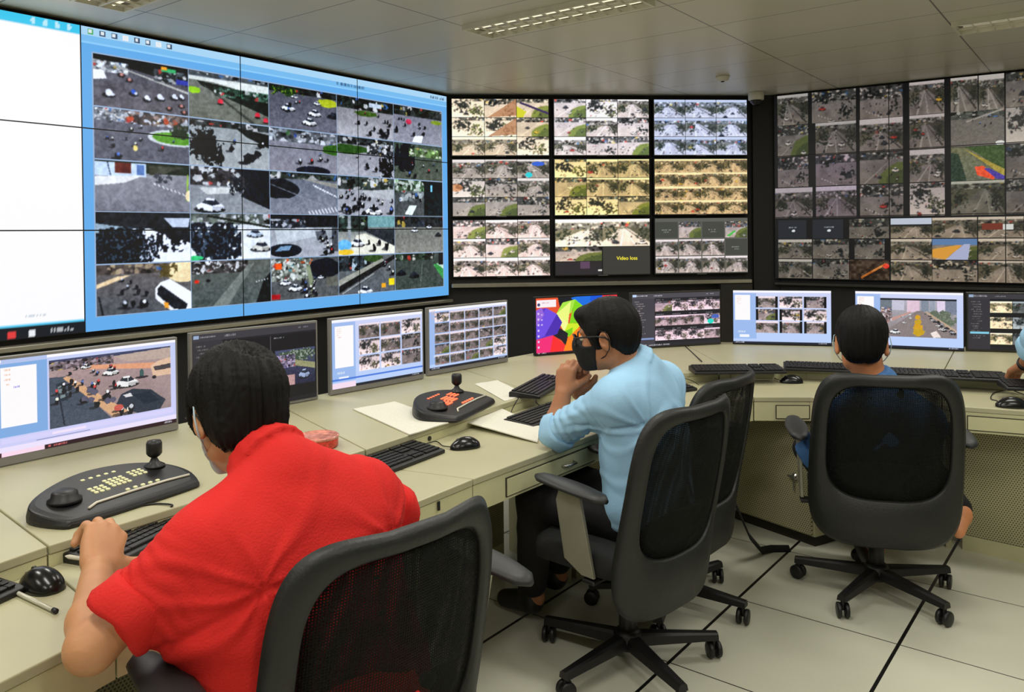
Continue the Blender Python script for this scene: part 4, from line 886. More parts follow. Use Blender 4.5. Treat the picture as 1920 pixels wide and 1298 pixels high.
# ------------------------------------------------------------------ things on the desk
def keyboard(label, p, d, z, anchor='L', ln=.44, dp=.14):
    """p: front-left or front-right corner, d: direction of the front edge"""
    p = V2(p); d = V2(d).normalized()
    if anchor == 'R': p = p - d * ln
    t = thing('keyboard', label, 'keyboard', (p.x, p.y, z + .0005), math.atan2(d.y, d.x), 'black keyboards on the console')
    mb = MB(); pr = [(0, .0), (0, .012), (.02, .016), (dp - .012, .026), (dp, .022), (dp, 0)]
    n = len(pr); vs_ = [(x, a, b) for x in (0, ln) for a, b in pr]
    mb.add(vs_, [tuple(range(n - 1, -1, -1)), tuple(range(n, 2 * n))] + [(i, (i + 1) % n, n + (i + 1) % n, n + i) for i in range(n)])
    mb.build('case', X['black'], t, bevel=.003)
    mb = MB(); sl = (.026 - .016) / (dp - .032)
    for r in range(6):
        y = .014 + r * .0195 + (.003 if r == 5 else 0); z0 = .0145 + sl * (y - .02 + .008) + .0012
        for x0, x1, nk in ((.010, .288, 15), (.296, .346, 3), (.354, ln - .012, 4)):
            if r == 0 and nk == 15: wds = [1.3, 1.1, 1.3, 6, 1.3, 1.1, 1.3, 1.6]
            elif nk == 3 and r == 2: continue
            else: wds = [1] * nk
            s_ = sum(wds); x = x0
            for w_ in wds:
                ww = (x1 - x0) * w_ / s_; mb.box(x + .001, x + ww - .001, y + .001, y + .0165, z0, z0 + .0055, .001); x += ww
    mb.build('keys', X['key'], t)
    return t
def P(x, y, z): return Vector(at(x, y, z))
def mouse(label, x, y, z, ang, s=1.):
    p = at(x, y, z + .015); t = thing('mouse', label, 'mouse', (p[0], p[1], z + .0005), ang, 'black mice on the console')
    mb = MB(); loops = []
    for k in range(25):
        u = k / 24; xx = (-.056 + .112 * u) * s; prof = math.sqrt(max(.0, 1 - abs(2 * u - 1) ** 2.6)); wd = (.031 * prof * (1.05 - .12 * u) + .0015) * s; hh = (.036 * math.sin(math.pi * min(1, (u * .78 + .14))) ** .7 * prof ** .6 + .003) * s
        loops.append([(xx, wd * math.cos(a), hh * math.sin(a) if math.sin(a) > 0 else 0) for a in [2 * math.pi * i / 40 for i in range(40)]])
    mb.loft(loops); mb.build('shell', X['blackgloss'], t, True)
    T = Matrix.Translation((.026 * s, 0, .027 * s)) @ Matrix.Rotation(math.pi / 2, 4, 'X'); mb = MB(); mb.lathe([(.008 * s, -.003), (.008 * s, .003)], 14, T); mb.build('scroll_wheel', X['key'], t, True)
    return t, Vector((p[0] + math.cos(ang) * .055 * s, p[1] + math.sin(ang) * .055 * s, z + .01))
def cable(label, pts, r=.0022):
    P3 = [Vector(p) for p in pts]; path = []
    for i in range(len(P3) - 1):
        a, b = P3[i], P3[i + 1]; p0 = P3[max(i - 1, 0)]; p3 = P3[min(i + 2, len(P3) - 1)]
        for k in range(6):
            t_ = k / 6; path.append(.5 * ((2 * a) + (b - p0) * t_ + (2 * p0 - 5 * a + 4 * b - p3) * t_ ** 2 + (-p0 + 3 * a - 3 * b + p3) * t_ ** 3))
    path.append(P3[-1]); o = path[0].copy(); mb = MB(); mb.tube([p - o for p in path], r, 6)
    ob = mb.build('cable', X['cord'], None, True); ob.location = o; return tag(ob, label, 'cable')
def c3(x, y, z): p = at(x, y, z); return (p[0], p[1], z)
k1 = P(205, 1061, .712); k1d = P(295, 1017, .712) - k1
keyboard('black keyboard under the left hand of the man in red', k1, k1d, ZL)
keyboard('black keyboard between the red shoulder and the mouse', P(835, 843, .712), P(835, 843, .712) - P(722, 886, .712), ZL, 'R')
keyboard('black keyboard on the upper shelf beside the clasped hands', P(1012, 744, .762), P(1035, 687, .765) - P(969, 721, .765), ZU)
keyboard('black keyboard on the lower shelf behind the loose papers', P(1000, 800, .712) , (.56, .83), ZL, ln=.40)
keyboard('black keyboard behind the back of the man in blue', P(1308, 728, .712), P(1308, 728, .712) - P(1250, 736, .712), ZL, 'R')
keyboard('long black keyboard behind the empty chair', P(1303, 699, .762), P(1472, 697, .762) - P(1303, 699, .762), ZU, ln=.45)
keyboard('long black keyboard left of the third man\'s head', P(1470, 691, .762), P(1602, 696, .762) - P(1470, 691, .762), ZU, ln=.46)
keyboard('long black keyboard right of the third man\'s head', P(1670, 704, .762), P(1880, 713, .762) - P(1670, 704, .762), ZU, ln=.50)
keyboard('black keyboard at the lower left corner', P(50, 1100, .712), P(50, 1100, .712) - P(0, 1123, .712), ZL, 'R')
dx = P(1890, 716, .76); keyboard('small black keypad under the hand at the right edge', P(1888, 728, .762), (.97, -.24), ZU, ln=.40, dp=.13)
m0, t0 = mouse('round black mouse at the lower left corner', 78, 1088, ZL, math.radians(148), 1.1)
m1, t1 = mouse('black mouse right of the middle keyboard, near the papers', 872, 832, ZL, math.radians(205))
m2, t2 = mouse('black mouse behind the empty chair', 1484, 712, ZL, math.radians(172))
m3, t3 = mouse('black mouse at the right edge', 1897, 757, ZL, math.radians(165), 1.1)
cable('black mouse cable at the lower left corner', [tuple(t0), c3(45, 1068, .703), c3(20, 1058, .703), c3(-25, 1056, .703)])
cable('black cable of the mouse near the papers', [tuple(t1), c3(830, 836, .704), c3(818, 828, .706), c3(800, 832, .706)], .002)
cable('black cable behind the middle keyboard and the red shoulder', [c3(748, 832, .712), c3(735, 828, .73), c3(715, 845, .715), c3(690, 845, .703), c3(650, 848, .703)], .002)
cable('black cable with knot behind the empty chair', [tuple(t2), c3(1452, 709, .703), c3(1440, 702, .704), c3(1425, 695, .74), c3(1412, 690, .756)])
cable('black cable loop above the mouse at the right edge', [tuple(t3), c3(1870, 752, .703), c3(1858, 748, .703), c3(1864, 737, .703), c3(1890, 730, .71), c3(1905, 724, .752), c3(1925, 722, .755)])
cable('black cable running from the long keyboard to the mouse at the right', [c3(1850, 712, .756), c3(1875, 716, .752), c3(1890, 728, .715), c3(1925, 742, .703)])
cable('black cable in the gap beside the umbrella screen', [c3(1275, 641, .752), c3(1290, 654, .752), c3(1305, 668, .752), c3(1316, 678, .756)], .003)
cable('black cable looping above the keyboard under the hand', [c3(300, 963, .722), c3(322, 950, .752), c3(318, 946, .754), c3(290, 945, .753), c3(262, 949, .753)], .0025)
cable('black cable hanging from the shelf keyboard, left one', [c3(978, 735, .753), c3(970, 750, .752), c3(962, 764, .725), c3(958, 775, .71)], .002)
cable('black cable hanging from the shelf keyboard, right one', [c3(995, 742, .753), c3(1003, 752, .752), c3(1012, 762, .72), c3(1016, 770, .71)], .002)
cable('black cable arching over the keyboard behind the man in blue', [c3(1262, 716, .722), c3(1275, 709, .735), c3(1295, 713, .74), c3(1310, 722, .712)], .002)
cable('thin cable end behind the empty chair', [c3(1345, 698, .756), c3(1348, 703, .752), c3(1348, 711, .704)], .003)

def paper(label, pts, z, th=.003, lift=None):
    P3 = [P(x, y, z) for x, y in pts]; o = P3[0].copy(); n = 8; mb = MB(); l = lift or [0, 0, 0, 0]
    def fn(u, v, dz):
        a = P3[0].lerp(P3[1], u); b = P3[3].lerp(P3[2], u); p = a.lerp(b, v) - o
        zz = (l[0] * (1 - u) * (1 - v) + l[1] * u * (1 - v) + l[2] * u * v + l[3] * (1 - u) * v); return (p.x, p.y, .0006 + dz + zz + .0008 * math.sin(7 * u + 3 * v))
    mb.grid(n, n, lambda u, v: fn(u, v, th)); mb.grid(n, n, lambda u, v: fn(u, v, .0)); N_ = n * n
    ring = [i for i in range(n)] + [i * n + n - 1 for i in range(1, n)] + [N_ - 1 - i for i in range(1, n)] + [(n - 1 - i) * n for i in range(1, n - 1)]
    mb.f += [(ring[i], ring[(i + 1) % len(ring)], N_ + ring[(i + 1) % len(ring)], N_ + ring[i]) for i in range(len(ring))]
    ob = mb.build('paper_sheets', X['printed'], None); ob.location = (o.x, o.y, z); return tag(ob, label, 'paper')
def printed():
    m, nt, N, L, B = new_mat('paper with faint print'); t = N.new('ShaderNodeTexCoord'); sp = N.new('ShaderNodeSeparateXYZ'); L.new(t.outputs['Object'], sp.inputs[0])
    a = mth(N, L, 'ADD', mth(N, L, 'MULTIPLY', sp.outputs[0], .62), mth(N, L, 'MULTIPLY', sp.outputs[1], .79)); fr = mth(N, L, 'FRACT', mth(N, L, 'MULTIPLY', a, 70))
    ln = mth(N, L, 'LESS_THAN', fr, .4); nz = N.new('ShaderNodeTexNoise'); nz.inputs['Scale'].default_value = 160; L.new(t.outputs['Object'], nz.inputs['Vector'])
    mk = mth(N, L, 'MULTIPLY', mth(N, L, 'MULTIPLY', ln, mth(N, L, 'GREATER_THAN', nz.outputs['Fac'], .5)), .13)
    mx = N.new('ShaderNodeMix'); mx.data_type = 'RGBA'; L.new(mk, mx.inputs[0]); mx.inputs[6].default_value = (*lin((222, 220, 206)), 1); mx.inputs[7].default_value = (*lin((120, 120, 116)), 1)
    L.new(mx.outputs[2], B.inputs['Base Color']); B.inputs['Roughness'].default_value = .7; return m
X['printed'] = printed()
paper('white printed sheets left of the red-lit control panel', [(662, 769), (740, 755), (846, 793), (768, 817)], ZU, .004)
paper('white paper sheet behind the joystick of the lit panel', [(890, 721), (932, 714), (987, 741), (946, 753)], ZU, .002)
paper('curling white sheets in front of the elbow of the man in blue', [(862, 800), (915, 772), (1012, 803), (1008, 832)], ZL, .004, [.02, .035, .004, .002])
paper('white sheets under the keyboard of the man in red', [(196, 1082), (300, 1030), (330, 1075), (215, 1130)], ZL, .003)
paper('small white paper scrap beside the red sleeve', [(728, 932), (742, 925), (750, 935), (740, 940)], ZL, .001)

def control_panel(label, FL, d, keymat, s=1.):
    d = V2(d).normalized(); p = V2(FL)
    t = thing('control_panel', label, 'control panel', (p.x, p.y, ZU + .0005), math.atan2(d.y, d.x), 'camera control panels')
    out = [(.015, .0), (.36, .0), (.385, .02), (.41, .10), (.39, .19), (.33, .245), (.25, .272), (.17, .275), (.07, .235), (-.01, .175), (-.035, .12), (-.01, .02)]
    for _ in range(2): out = [((3 * a[0] + b[0]) / 4 if q == 0 else (a[0] + 3 * b[0]) / 4, (3 * a[1] + b[1]) / 4 if q == 0 else (a[1] + 3 * b[1]) / 4) for a, b in zip(out, out[1:] + out[:1]) for q in (0, 1)]
    out = [(x * s, y * s) for x, y in out]; h = lambda y: .018 + .12 * y
    mb = MB(); n = len(out)
    cx_, cy_ = .19 * s, .13 * s
    loops = [[(x, y, 0) for x, y in out], [(x, y, .4 * h(y)) for x, y in out], [(cx_ + (x - cx_) * .975, cy_ + (y - cy_) * .96, h(y)) for x, y in out], [(cx_ + (x - cx_) * .9, cy_ + (y - cy_) * .88, h(y) + .004) for x, y in out]]
    mb.loft(loops); mb.build('case', X['black'], t, bevel=.004)
    zt = lambda y: h(y) + .0045
    for gx, gy, nx, ny, dx_, dy_ in ((.13, .105, 3, 3, .016, .015), (.185, .115, 4, 4, .015, .0145), (.262, .14, 3, 3, .016, .015), (.15, .20, 5, 1, .022, 0), (.195, .070, 5, 1, .022, 0)):
        for i in range(nx):
            for j in range(ny):
                x, y = (gx + i * dx_) * s, (gy + j * dy_) * s; mb = MB(); mb.box(x, x + .010 * s, y, y + .0095 * s, zt(y) - .003, zt(y) + .0035, .0015); mb.build('button', X[keymat], t)
    mb = MB(); path = [(.07 * s, .035 * s), (.10 * s, .052 * s), (.2 * s, .056 * s), (.3 * s, .056 * s), (.37 * s, .050 * s)]; mb.tube([(x, y, zt(y) + .001) for x, y in path], .0035, 8); mb.build('trim_strip', X['whiteplastic'], t, True)
    T = Matrix.Translation((.055 * s, .115 * s, zt(.115 * s) - .002)); mb = MB(); mb.lathe([(.040 * s, 0), (.040 * s, .008), (.032 * s, .012), (.030 * s, .024), (.024 * s, .029), (0, .029)], 28, T); mb.build('jog_dial', X['black'], t, True)
    jx, jy = .345 * s, .17 * s; T = Matrix.Translation((jx, jy, zt(jy) - .002)); mb = MB()
    mb.lathe([(.030, 0), (.028, .006), (.014, .014), (.008, .026), (.008, .032)], 24, T); j = mb.build('joystick', X['black'], t, True)
    mb = MB(); mb.lathe([(.010, .028), (.017, .033), (.0215, .040), (.0215, .068), (.018, .075), (0, .077)], 24, T); mb.build('knob', X['black'], j, True)
    return t
control_panel('black control panel with faintly glowing ivory buttons in front of the man in red', at(130, 992, .755), (.50, .83), 'ivorykey')
control_panel('black control panel with glowing orange buttons on the shelf', at(860, 792, .755), V2(at(935, 748, .765)) - V2(at(860, 792, .755)), 'litkey')

p = at(597, 838, ZU); tn = thing('round_tin', 'round red tub with a clear lid on the desk by the red shoulder', 'tub', (p[0], p[1], ZU + .0005))
mb = MB(); mb.lathe([(.058, 0), (.064, .004), (.066, .034), (.064, .036)], 40); mb.build('tub', mat('red and white printed tin', (226, 66, 50), .35, var=.5, scale=60), tn, True)
mb = MB(); mb.lathe([(.067, .030), (.068, .038), (.064, .040), (.060, .037), (0, .0365)], 40); mb.build('lid', mat('clear lid over mixed contents', (214, 140, 124), .15, var=.45, scale=45, spec=.8), tn, True)
a = P(22, 1112, ZL); b = P(106, 1152, ZL); pn = thing('pen', 'clear plastic pen lying at the lower left corner', 'pen', (a.x, a.y, ZL + .0055), math.atan2((b - a).y, (b - a).x)); L_ = (b - a).length
mb = MB(); mb.tube([(0, 0, 0), (.012, 0, 0), (L_ - .012, 0, 0)], [.001, .0045, .0045], 10); mb.build('barrel', X['clear'], pn, True)
mb = MB(); mb.tube([(L_ - .012, 0, 0), (L_, 0, 0)], [.0052, .0052], 10); mb.build('cap', X['black'], pn, True)

# ------------------------------------------------------------------ ceiling fittings
def troffer(a, b, label):
    p = cgrid(a, b + .5); t = thing('ceiling_light', label, 'ceiling light', (p.x, p.y, CEIL - .032), GRID_ANG, 'louvred ceiling lights')
    Lh, Wh = .535, .125; mb = MB()
    mb.box(-Lh, Lh, -Wh - .015, -Wh, 0, .0315); mb.box(-Lh, Lh, Wh, Wh + .015, 0, .0315); mb.box(-Lh - .015, -Lh, -Wh - .015, Wh + .015, 0, .0315); mb.box(Lh, Lh + .015, -Wh - .015, Wh + .015, 0, .0315); mb.build('frame', X['whiteplastic'], t)
    mb = MB(); mb.box(-Lh + .001, Lh - .001, -Wh + .001, Wh - .001, .028, .031); mb.build('reflector', X['louvre'], t)
    mb = MB()
    mb.box(-Lh + .001, Lh - .001, -.006, .006, .001, .012)
    for k in range(1, 12):
        x = -Lh + k * 2 * Lh / 12; mb.box(x - .002, x + .002, -Wh + .002, -.0065, .001, .012); mb.box(x - .002, x + .002, .0065, Wh - .002, .001, .012)
    mb.build('louvre', X['whiteplastic'], t)
    for y in (-.062, .062):
        mb = MB(); mb.tube([(-Lh + .02, y, .020), (Lh - .02, y, .020)], .0065, 10); mb.build('lamp_tube', X['tube'], t, True)
    return t
for a, b in TROFFERS:
    nm = {(.54, 0): 'louvred ceiling light above the middle of the room, near the top edge', (3.68, 2): 'louvred ceiling light at the top right corner', (.54, 2): 'louvred ceiling light overhead, just above the top of the view'}.get((a, b), 'louvred ceiling light in the rows behind the camera')
    troffer(a, b, nm)
p = at(1355, 150, CEIL - .03); sdt = thing('smoke_detector', 'small round white smoke detector on the ceiling', 'smoke detector', (p[0], p[1], CEIL - .0405))
mb = MB(); mb.lathe([(.02, 0), (.045, .008), (.05, .026), (.055, .040)], 28); mb.build('housing', X['whiteplastic'], sdt, True)
mb = MB(); mb.lathe([(.012, -.006), (.016, .001)], 14); mb.build('sensor', X['black'], sdt, True)
pc = CW_E + (RW_O - CW_E) * .35 + Vector((-.05, -.12, 0))
dc = thing('dome_camera', 'white dome camera above the dark corner between the video walls', 'camera', (pc.x, pc.y, CEIL - .1205))
mb = MB(); mb.lathe([(.055, .05), (.066, .055), (.068, .115), (.062, .120)], 32); mb.build('housing', X['whiteplastic'], dc, True)
mb = MB(); mb.lathe([(0, 0), (.02, .003), (.038, .016), (.048, .035), (.05, .052)], 28); mb.build('dome', X['blackgloss'], dc, True)

# ------------------------------------------------------------------ office chairs
def superloop(cx_, cz, hw, hh, n, ex=4.2, fz=None):
    out = []
    for k in range(n):
        a = 2 * math.pi * (k + .5) / n; c, s_ = math.cos(a), math.sin(a)
        x = cx_ + hw * math.copysign(abs(c) ** (2 / ex), c); z = cz + hh * math.copysign(abs(s_) ** (2 / ex), s_)
        out.append((x, z))
    return out
def back_bend(x, z):
    t = (z - .25) / .67
    y = -.225 - .05 * math.sin(min(1, max(0, t)) * math.pi * .9 - .9) * .6 - .075 * max(0, t - .3) + .075 * (x / .27) ** 2
    zz = z + .030 * (x / .27) ** 2 * max(0, t) ** 3
    taper = 1 + .035 * math.cos(t * 2.2) - .03 * max(0, t - .75)
    return Vector((x * taper, y, zz))
def make_chair(label, loc, rz, arm_x=.34, arm_y=0, arm_z=.66, star=20, lumbar=True):
    t = thing('office_chair', label, 'chair', (loc[0], loc[1], 0), rz, 'black mesh office chairs')
    n = 72
    out = superloop(0, .585, .268, .335, n, 4.6); mid = superloop(0, .585, .256, .322, n, 4.4)
    inn = superloop(0, .657, .219, .226, n, 3.8); inn2 = superloop(0, .657, .210, .217, n, 3.8)
    def L_(lp, dy): return [back_bend(x, z) + Vector((0, dy, 0)) for x, z in lp]
    mb = MB(); mb.loft([L_(out, 0), L_(mid, .016), L_(inn, .014), L_(inn2, 0), L_(inn, -.014), L_(mid, -.016)], closed=True)
    mb.build('back_frame', X['chairframe'], t, True)
    mb = MB(); ct = []
    for k in (1.0, .75, .5, .25, .02): ct.append([back_bend(x * k, .657 + (z - .657) * k) for x, z in inn])
    mb.loft(ct, cap=True); mb.build('mesh_panel', X['chairmesh'], t, True)
    lp = superloop(0, .50, .19, .085, 40, 3); mb = MB(); mb.loft([[back_bend(x * k, .50 + (z - .50) * k) + Vector((0, d, 0)) for x, z in lp] for k, d in ((.2, .028), (.8, .030), (1, .022), (1, .014), (.8, .010), (.2, .010))]); mb.build('lumbar_pad', X['chairseat'], t, True)
    # seat
    mb = MB(); lps = []
    for k, z in ((.90, .375), (.99, .385), (1.0, .41), (.98, .432), (.90, .445), (.6, .448), (.2, .446)):
        lps.append([(x * k, .03 + (y) * k, z - (.012 if y > .15 else 0)) for x, y in superloop(0, 0, .245, .235, 48, 4)])
    mb.loft(lps); mb.build('seat', X['chairseat'], t, True)
    mb = MB(); mb.box(-.09, .09, -.10, .12, .325, .374, .01); mb.box(-.03, .03, -.185, -.08, .33, .36, .006); mb.build('tilt_mechanism', X['black'], t)
    for sgn in (-1, 1):
        x = arm_x * sgn; mb = MB(); lps = []
        for k in range(13):
            u = k / 12; y = arm_y - .16 + .29 * u; wd = .026 + .018 * math.sin(math.pi * min(1, u * 1.05)) ; th = .014
            if k in (0, 12): wd *= .35; th *= .5
            zc = arm_z - .02 * (1 - u) ** 2
            lps.append([(x + wd * math.cos(a) , y, zc + th * math.sin(a)) for a in [2 * math.pi * i / 16 for i in range(16)]])
        mb.loft(lps); arm = mb.build('armrest', X['armpad'], t, True)
        xi = .235 * sgn; mb = MB()
        pr = [(arm_y - .045, arm_z - .02), (arm_y + .035, arm_z - .02), (arm_y + .050, arm_z - .06), (arm_y + .02, .42), (-.02, .385), (-.07, .385)]
        lp0 = [(x - .004 * sgn, y, z) if z > .5 else (x * .97, y, z) for y, z in pr]; lp1 = [(x - .012 * sgn, y, z) for x, y, z in lp0]
        mb.loft([lp0, lp1]); mb.build('strut', X['strut'], arm, bevel=.002)
        mb = MB(); mb.box(min(x * .97, .05 * sgn), max(x * .97, .05 * sgn), -.07, -.02, .362, .376, .004); mb.build('arm_bracket', X['black'], arm)
    mb = MB(); mb.lathe([(.028, .07), (.03, .19), (.024, .20), (.015, .21), (.015, .33)], 20); mb.build('gas_lift', X['black'], t, True)
    mb = MB(); mb.lathe([(.035, .055), (.045, .06), (.048, .105), (.035, .12)], 20); hub = mb.build('star_base', X['black'], t, True)
    for k in range(5):
        a = math.radians(star + 72 * k); R_ = Matrix.Rotation(a, 4, 'Z')
        mb = MB(); secs = []
        for u in [0, .25, .5, .75, .95, 1]:
            r = .035 + .275 * u; zc = .088 - .012 * u; wd = .030 - .012 * u; th = .020 - .008 * u
            secs.append([R_ @ Vector((r, wd * cx__, zc + th * cz__)) for cx__, cz__ in ((-1, -.9), (1, -.9), (.8, .6), (.5, 1), (-.5, 1), (-.8, .6))])
        mb.loft(secs); mb.build('star_leg', X['black'], hub)
        cpos = R_ @ Vector((.298, 0, 0)); ca = a + .8 + k
        mb = MB(); mb.tube([(cpos.x, cpos.y, .03), (cpos.x, cpos.y, .072)], .008, 8)
        Rz = Matrix.Translation((cpos.x, cpos.y, .0285)) @ Matrix.Rotation(ca, 4, 'Z') @ Matrix.Rotation(math.pi / 2, 4, 'X')
        for o_ in (-.022, .006): mb.lathe([(.010, o_), (.026, o_ + .001), (.028, o_ + .004), (.028, o_ + .012), (.026, o_ + .015), (.010, o_ + .016)], 18, Rz)
        mb.build('caster', X['black'], hub, True)
    return t
make_chair('large black mesh office chair in front, the man in red sits in it', (-.395, 1.675), math.radians(45.8), arm_x=.37, arm_y=-.08, arm_z=.69, star=8)
make_chair('black mesh office chair whose high back stands behind the man in blue', (.375, 2.675), math.radians(45), arm_x=.27, arm_y=.03, star=33)
make_chair('empty black mesh office chair between the two seated men', (.595, 3.11), math.radians(49.5), star=-13)
make_chair('black mesh office chair seen square from behind, at right', (1.44, 3.18), math.radians(-13.5), arm_x=.30, star=20.5)

bp = thing('backpack', 'black backpack on the empty chair with a strap hanging to the floor', 'backpack', (.60, 3.12, .449), math.radians(49.5))
mb = MB(); mb.box(-.14, .14, -.12, .06, .0, .30, .04); mb.build('bag', X['chairseat'], bp, True, bevel=.01)
mb = MB(); mb.box(-.10, .10, .06, .10, .03, .19, .015); mb.build('front_pocket', X['chairseat'], bp, True)
Mi = frame(Vector((.60, 3.12, .449)), math.radians(49.5)).inverted(); sp_ = [Mi @ Vector(q) for q in ((.70, 3.20, .62), (.84, 3.27, .56), (.93, 3.36, .30), (1.02, 3.47, .12), (1.10, 3.56, .02), (1.16, 3.60, .012), (1.24, 3.60, .012))]
mb = MB(); lps = []
for i, q in enumerate(sp_):
    d = (sp_[min(i + 1, 6)] - sp_[max(i - 1, 0)]).normalized(); s_ = d.cross(Vector((.3, -.8, .5))).normalized(); n_ = d.cross(s_); lps.append([q + s_ * a + n_ * b for a, b in ((-.017, -.003), (.017, -.003), (.017, .003), (-.017, .003))])
mb.loft(lps); mb.build('strap', X['chairseat'], bp, True)

# ------------------------------------------------------------------ people: one smooth surface grown around a posed skeleton
class Field:
    def __init__(s, lo, hi, h, dense=(), hd=.0035):
        s.ax = []
        for i in range(3):
            v = lo[i]; a = []
            while v < hi[i]:
                a.append(v); v += hd if any(d0[i] <= v <= d1[i] for d0, d1 in dense) else h
            s.ax.append(np.array(a, np.float32))
        s.D = np.full([len(a) for a in s.ax], 9., np.float32)
    def sub(s, lo, hi):
        sl = []
        for i in range(3):
            a = int(np.searchsorted(s.ax[i], lo[i])); b = int(np.searchsorted(s.ax[i], hi[i]))
            if b <= a: return None, None
            sl.append(slice(a, b))
        g = np.stack(np.meshgrid(*[s.ax[i][sl[i]] for i in range(3)], indexing='ij'), -1)
        return tuple(sl), g
    def put(s, sl, d, k, cut=False):
        o = s.D[sl]
        if cut: d = -d; h = np.maximum(k - np.abs(o - d), 0) / k; s.D[sl] = np.maximum(o, d) + h * h * k * .25
        else: h = np.maximum(k - np.abs(o - d), 0) / k; s.D[sl] = np.minimum(o, d) - h * h * k * .25
    def cone(s, a, b, ra, rb, k=.02, cut=False):
        a = np.array(a, float); b = np.array(b, float); m = max(ra, rb) + k + .03
        sl, g = s.sub(np.minimum(a, b) - m, np.maximum(a, b) + m)
        if sl is None: return s
        ab = b - a; t = np.clip(((g - a) @ ab) / max(1e-9, ab @ ab), 0, 1)
        d = np.linalg.norm(g - (a + t[..., None] * ab), axis=-1) - (ra + (rb - ra) * t); s.put(sl, d, k, cut); return s
    def chain(s, pts, rs, k=.02):
        for i in range(len(pts) - 1): s.cone(pts[i], pts[i + 1], rs[i], rs[i + 1], k)
        return s
    def ell(s, c, r, R=None, k=.02, cut=False):
        c = np.array(c, float); r = np.array(r, float); R = np.eye(3) if R is None else np.array(R, float); m = max(r) + k + .03
        sl, g = s.sub(c - m, c + m)
        if sl is None: return s
        q = (g - c) @ R; k0 = np.linalg.norm(q / r, axis=-1); k1 = np.linalg.norm(q / r ** 2, axis=-1) + 1e-9
        s.put(sl, k0 * (k0 - 1) / k1, k, cut); return s
    def mesh(s):
        D = s.D; S = D < 0; X_, Y_, Z_ = s.ax; nx, ny, nz = D.shape
        cnt = np.zeros((nx - 1, ny - 1, nz - 1), np.int8)
        for i in (0, 1):
            for j in (0, 1):
                for k in (0, 1): cnt += S[i:nx - 1 + i, j:ny - 1 + j, k:nz - 1 + k]
        act = (cnt > 0) & (cnt < 8); idx = np.argwhere(act); ids = np.full(act.shape, -1, np.int64); ids[act] = np.arange(len(idx))
        acc = np.zeros((len(idx), 3)); num = np.zeros(len(idx)); I, J, K = idx.T
        P_ = lambda i, j, k: np.stack([X_[i], Y_[j], Z_[k]], -1)
        for ax in range(3):
            o = [a for a in range(3) if a != ax]
            for a in (0, 1):
                for b in (0, 1):
                    d0 = [0, 0, 0]; d0[o[0]] = a; d0[o[1]] = b; d1 = list(d0); d1[ax] = 1
                    v0 = D[I + d0[0], J + d0[1], K + d0[2]]; v1 = D[I + d1[0], J + d1[1], K + d1[2]]; m = (v0 < 0) != (v1 < 0)
                    t = np.where(m, v0 / np.where(m, v0 - v1, 1), 0)[:, None]
                    p = P_(I + d0[0], J + d0[1], K + d0[2]) * (1 - t) + P_(I + d1[0], J + d1[1], K + d1[2]) * t
                    acc[m] += p[m]; num[m] += 1
        V = acc / num[:, None]; Fs = []
        for ax in range(3):
            o = [a for a in range(3) if a != ax]; sl0 = [slice(1, -1)] * 3; sl0[ax] = slice(0, -1); sl1 = [slice(1, -1)] * 3; sl1[ax] = slice(1, None)
            a_ = S[tuple(sl0)]; b_ = S[tuple(sl1)]; e = np.argwhere(a_ != b_); base = e.copy()
            for q in o: base[:, q] += 1
            flip = b_[tuple(e.T)]
            def cell(da, db):
                c = base.copy(); c[:, o[0]] -= da; c[:, o[1]] -= db; return ids[c[:, 0], c[:, 1], c[:, 2]]
            q = np.stack([cell(1, 1), cell(0, 1), cell(0, 0), cell(1, 0)], -1)
            fl = flip if ax != 1 else ~flip
            q[fl] = q[fl][:, ::-1]; Fs.append(q)
        return V, np.concatenate(Fs)
def field_obj(fd, name, m, parent, origin, disp=None, smooth_it=2):
    V, Q = fd.mesh(); Q = Q[(Q >= 0).all(1)]
    def normals():
        a = V[Q[:, 2]] - V[Q[:, 0]]; b = V[Q[:, 3]] - V[Q[:, 1]]; fn = np.cross(a, b); N_ = np.zeros_like(V)
        for c in range(4): np.add.at(N_, Q[:, c], fn)
        return N_ / (np.linalg.norm(N_, axis=1, keepdims=True) + 1e-12)
    for _ in range(smooth_it):
        A = np.zeros_like(V); n_ = np.zeros(len(V))
        for c in range(4):
            for e in (1, 3): np.add.at(A, Q[:, c], V[Q[:, (c + e) % 4]]); np.add.at(n_, Q[:, c], 1)
        V = V * .5 + .5 * A / np.maximum(n_, 1)[:, None]
    if disp is not None:
        N_ = normals(); d = np.array([disp(Vector(v), Vector(n)) for v, n in zip(V, N_)]); V = V + N_ * d[:, None]
    V = V - np.array(origin)
    me = bpy.data.meshes.new(name); me.vertices.add(len(V)); me.vertices.foreach_set('co', V.astype(np.float32).ravel())
    me.loops.add(Q.size); me.loops.foreach_set('vertex_index', Q.ravel().astype(np.int32)); me.polygons.add(len(Q)); me.polygons.foreach_set('loop_start', np.arange(0, Q.size, 4, dtype=np.int32))
    me.update(calc_edges=True); return link_mesh(name, me, m, parent, True)

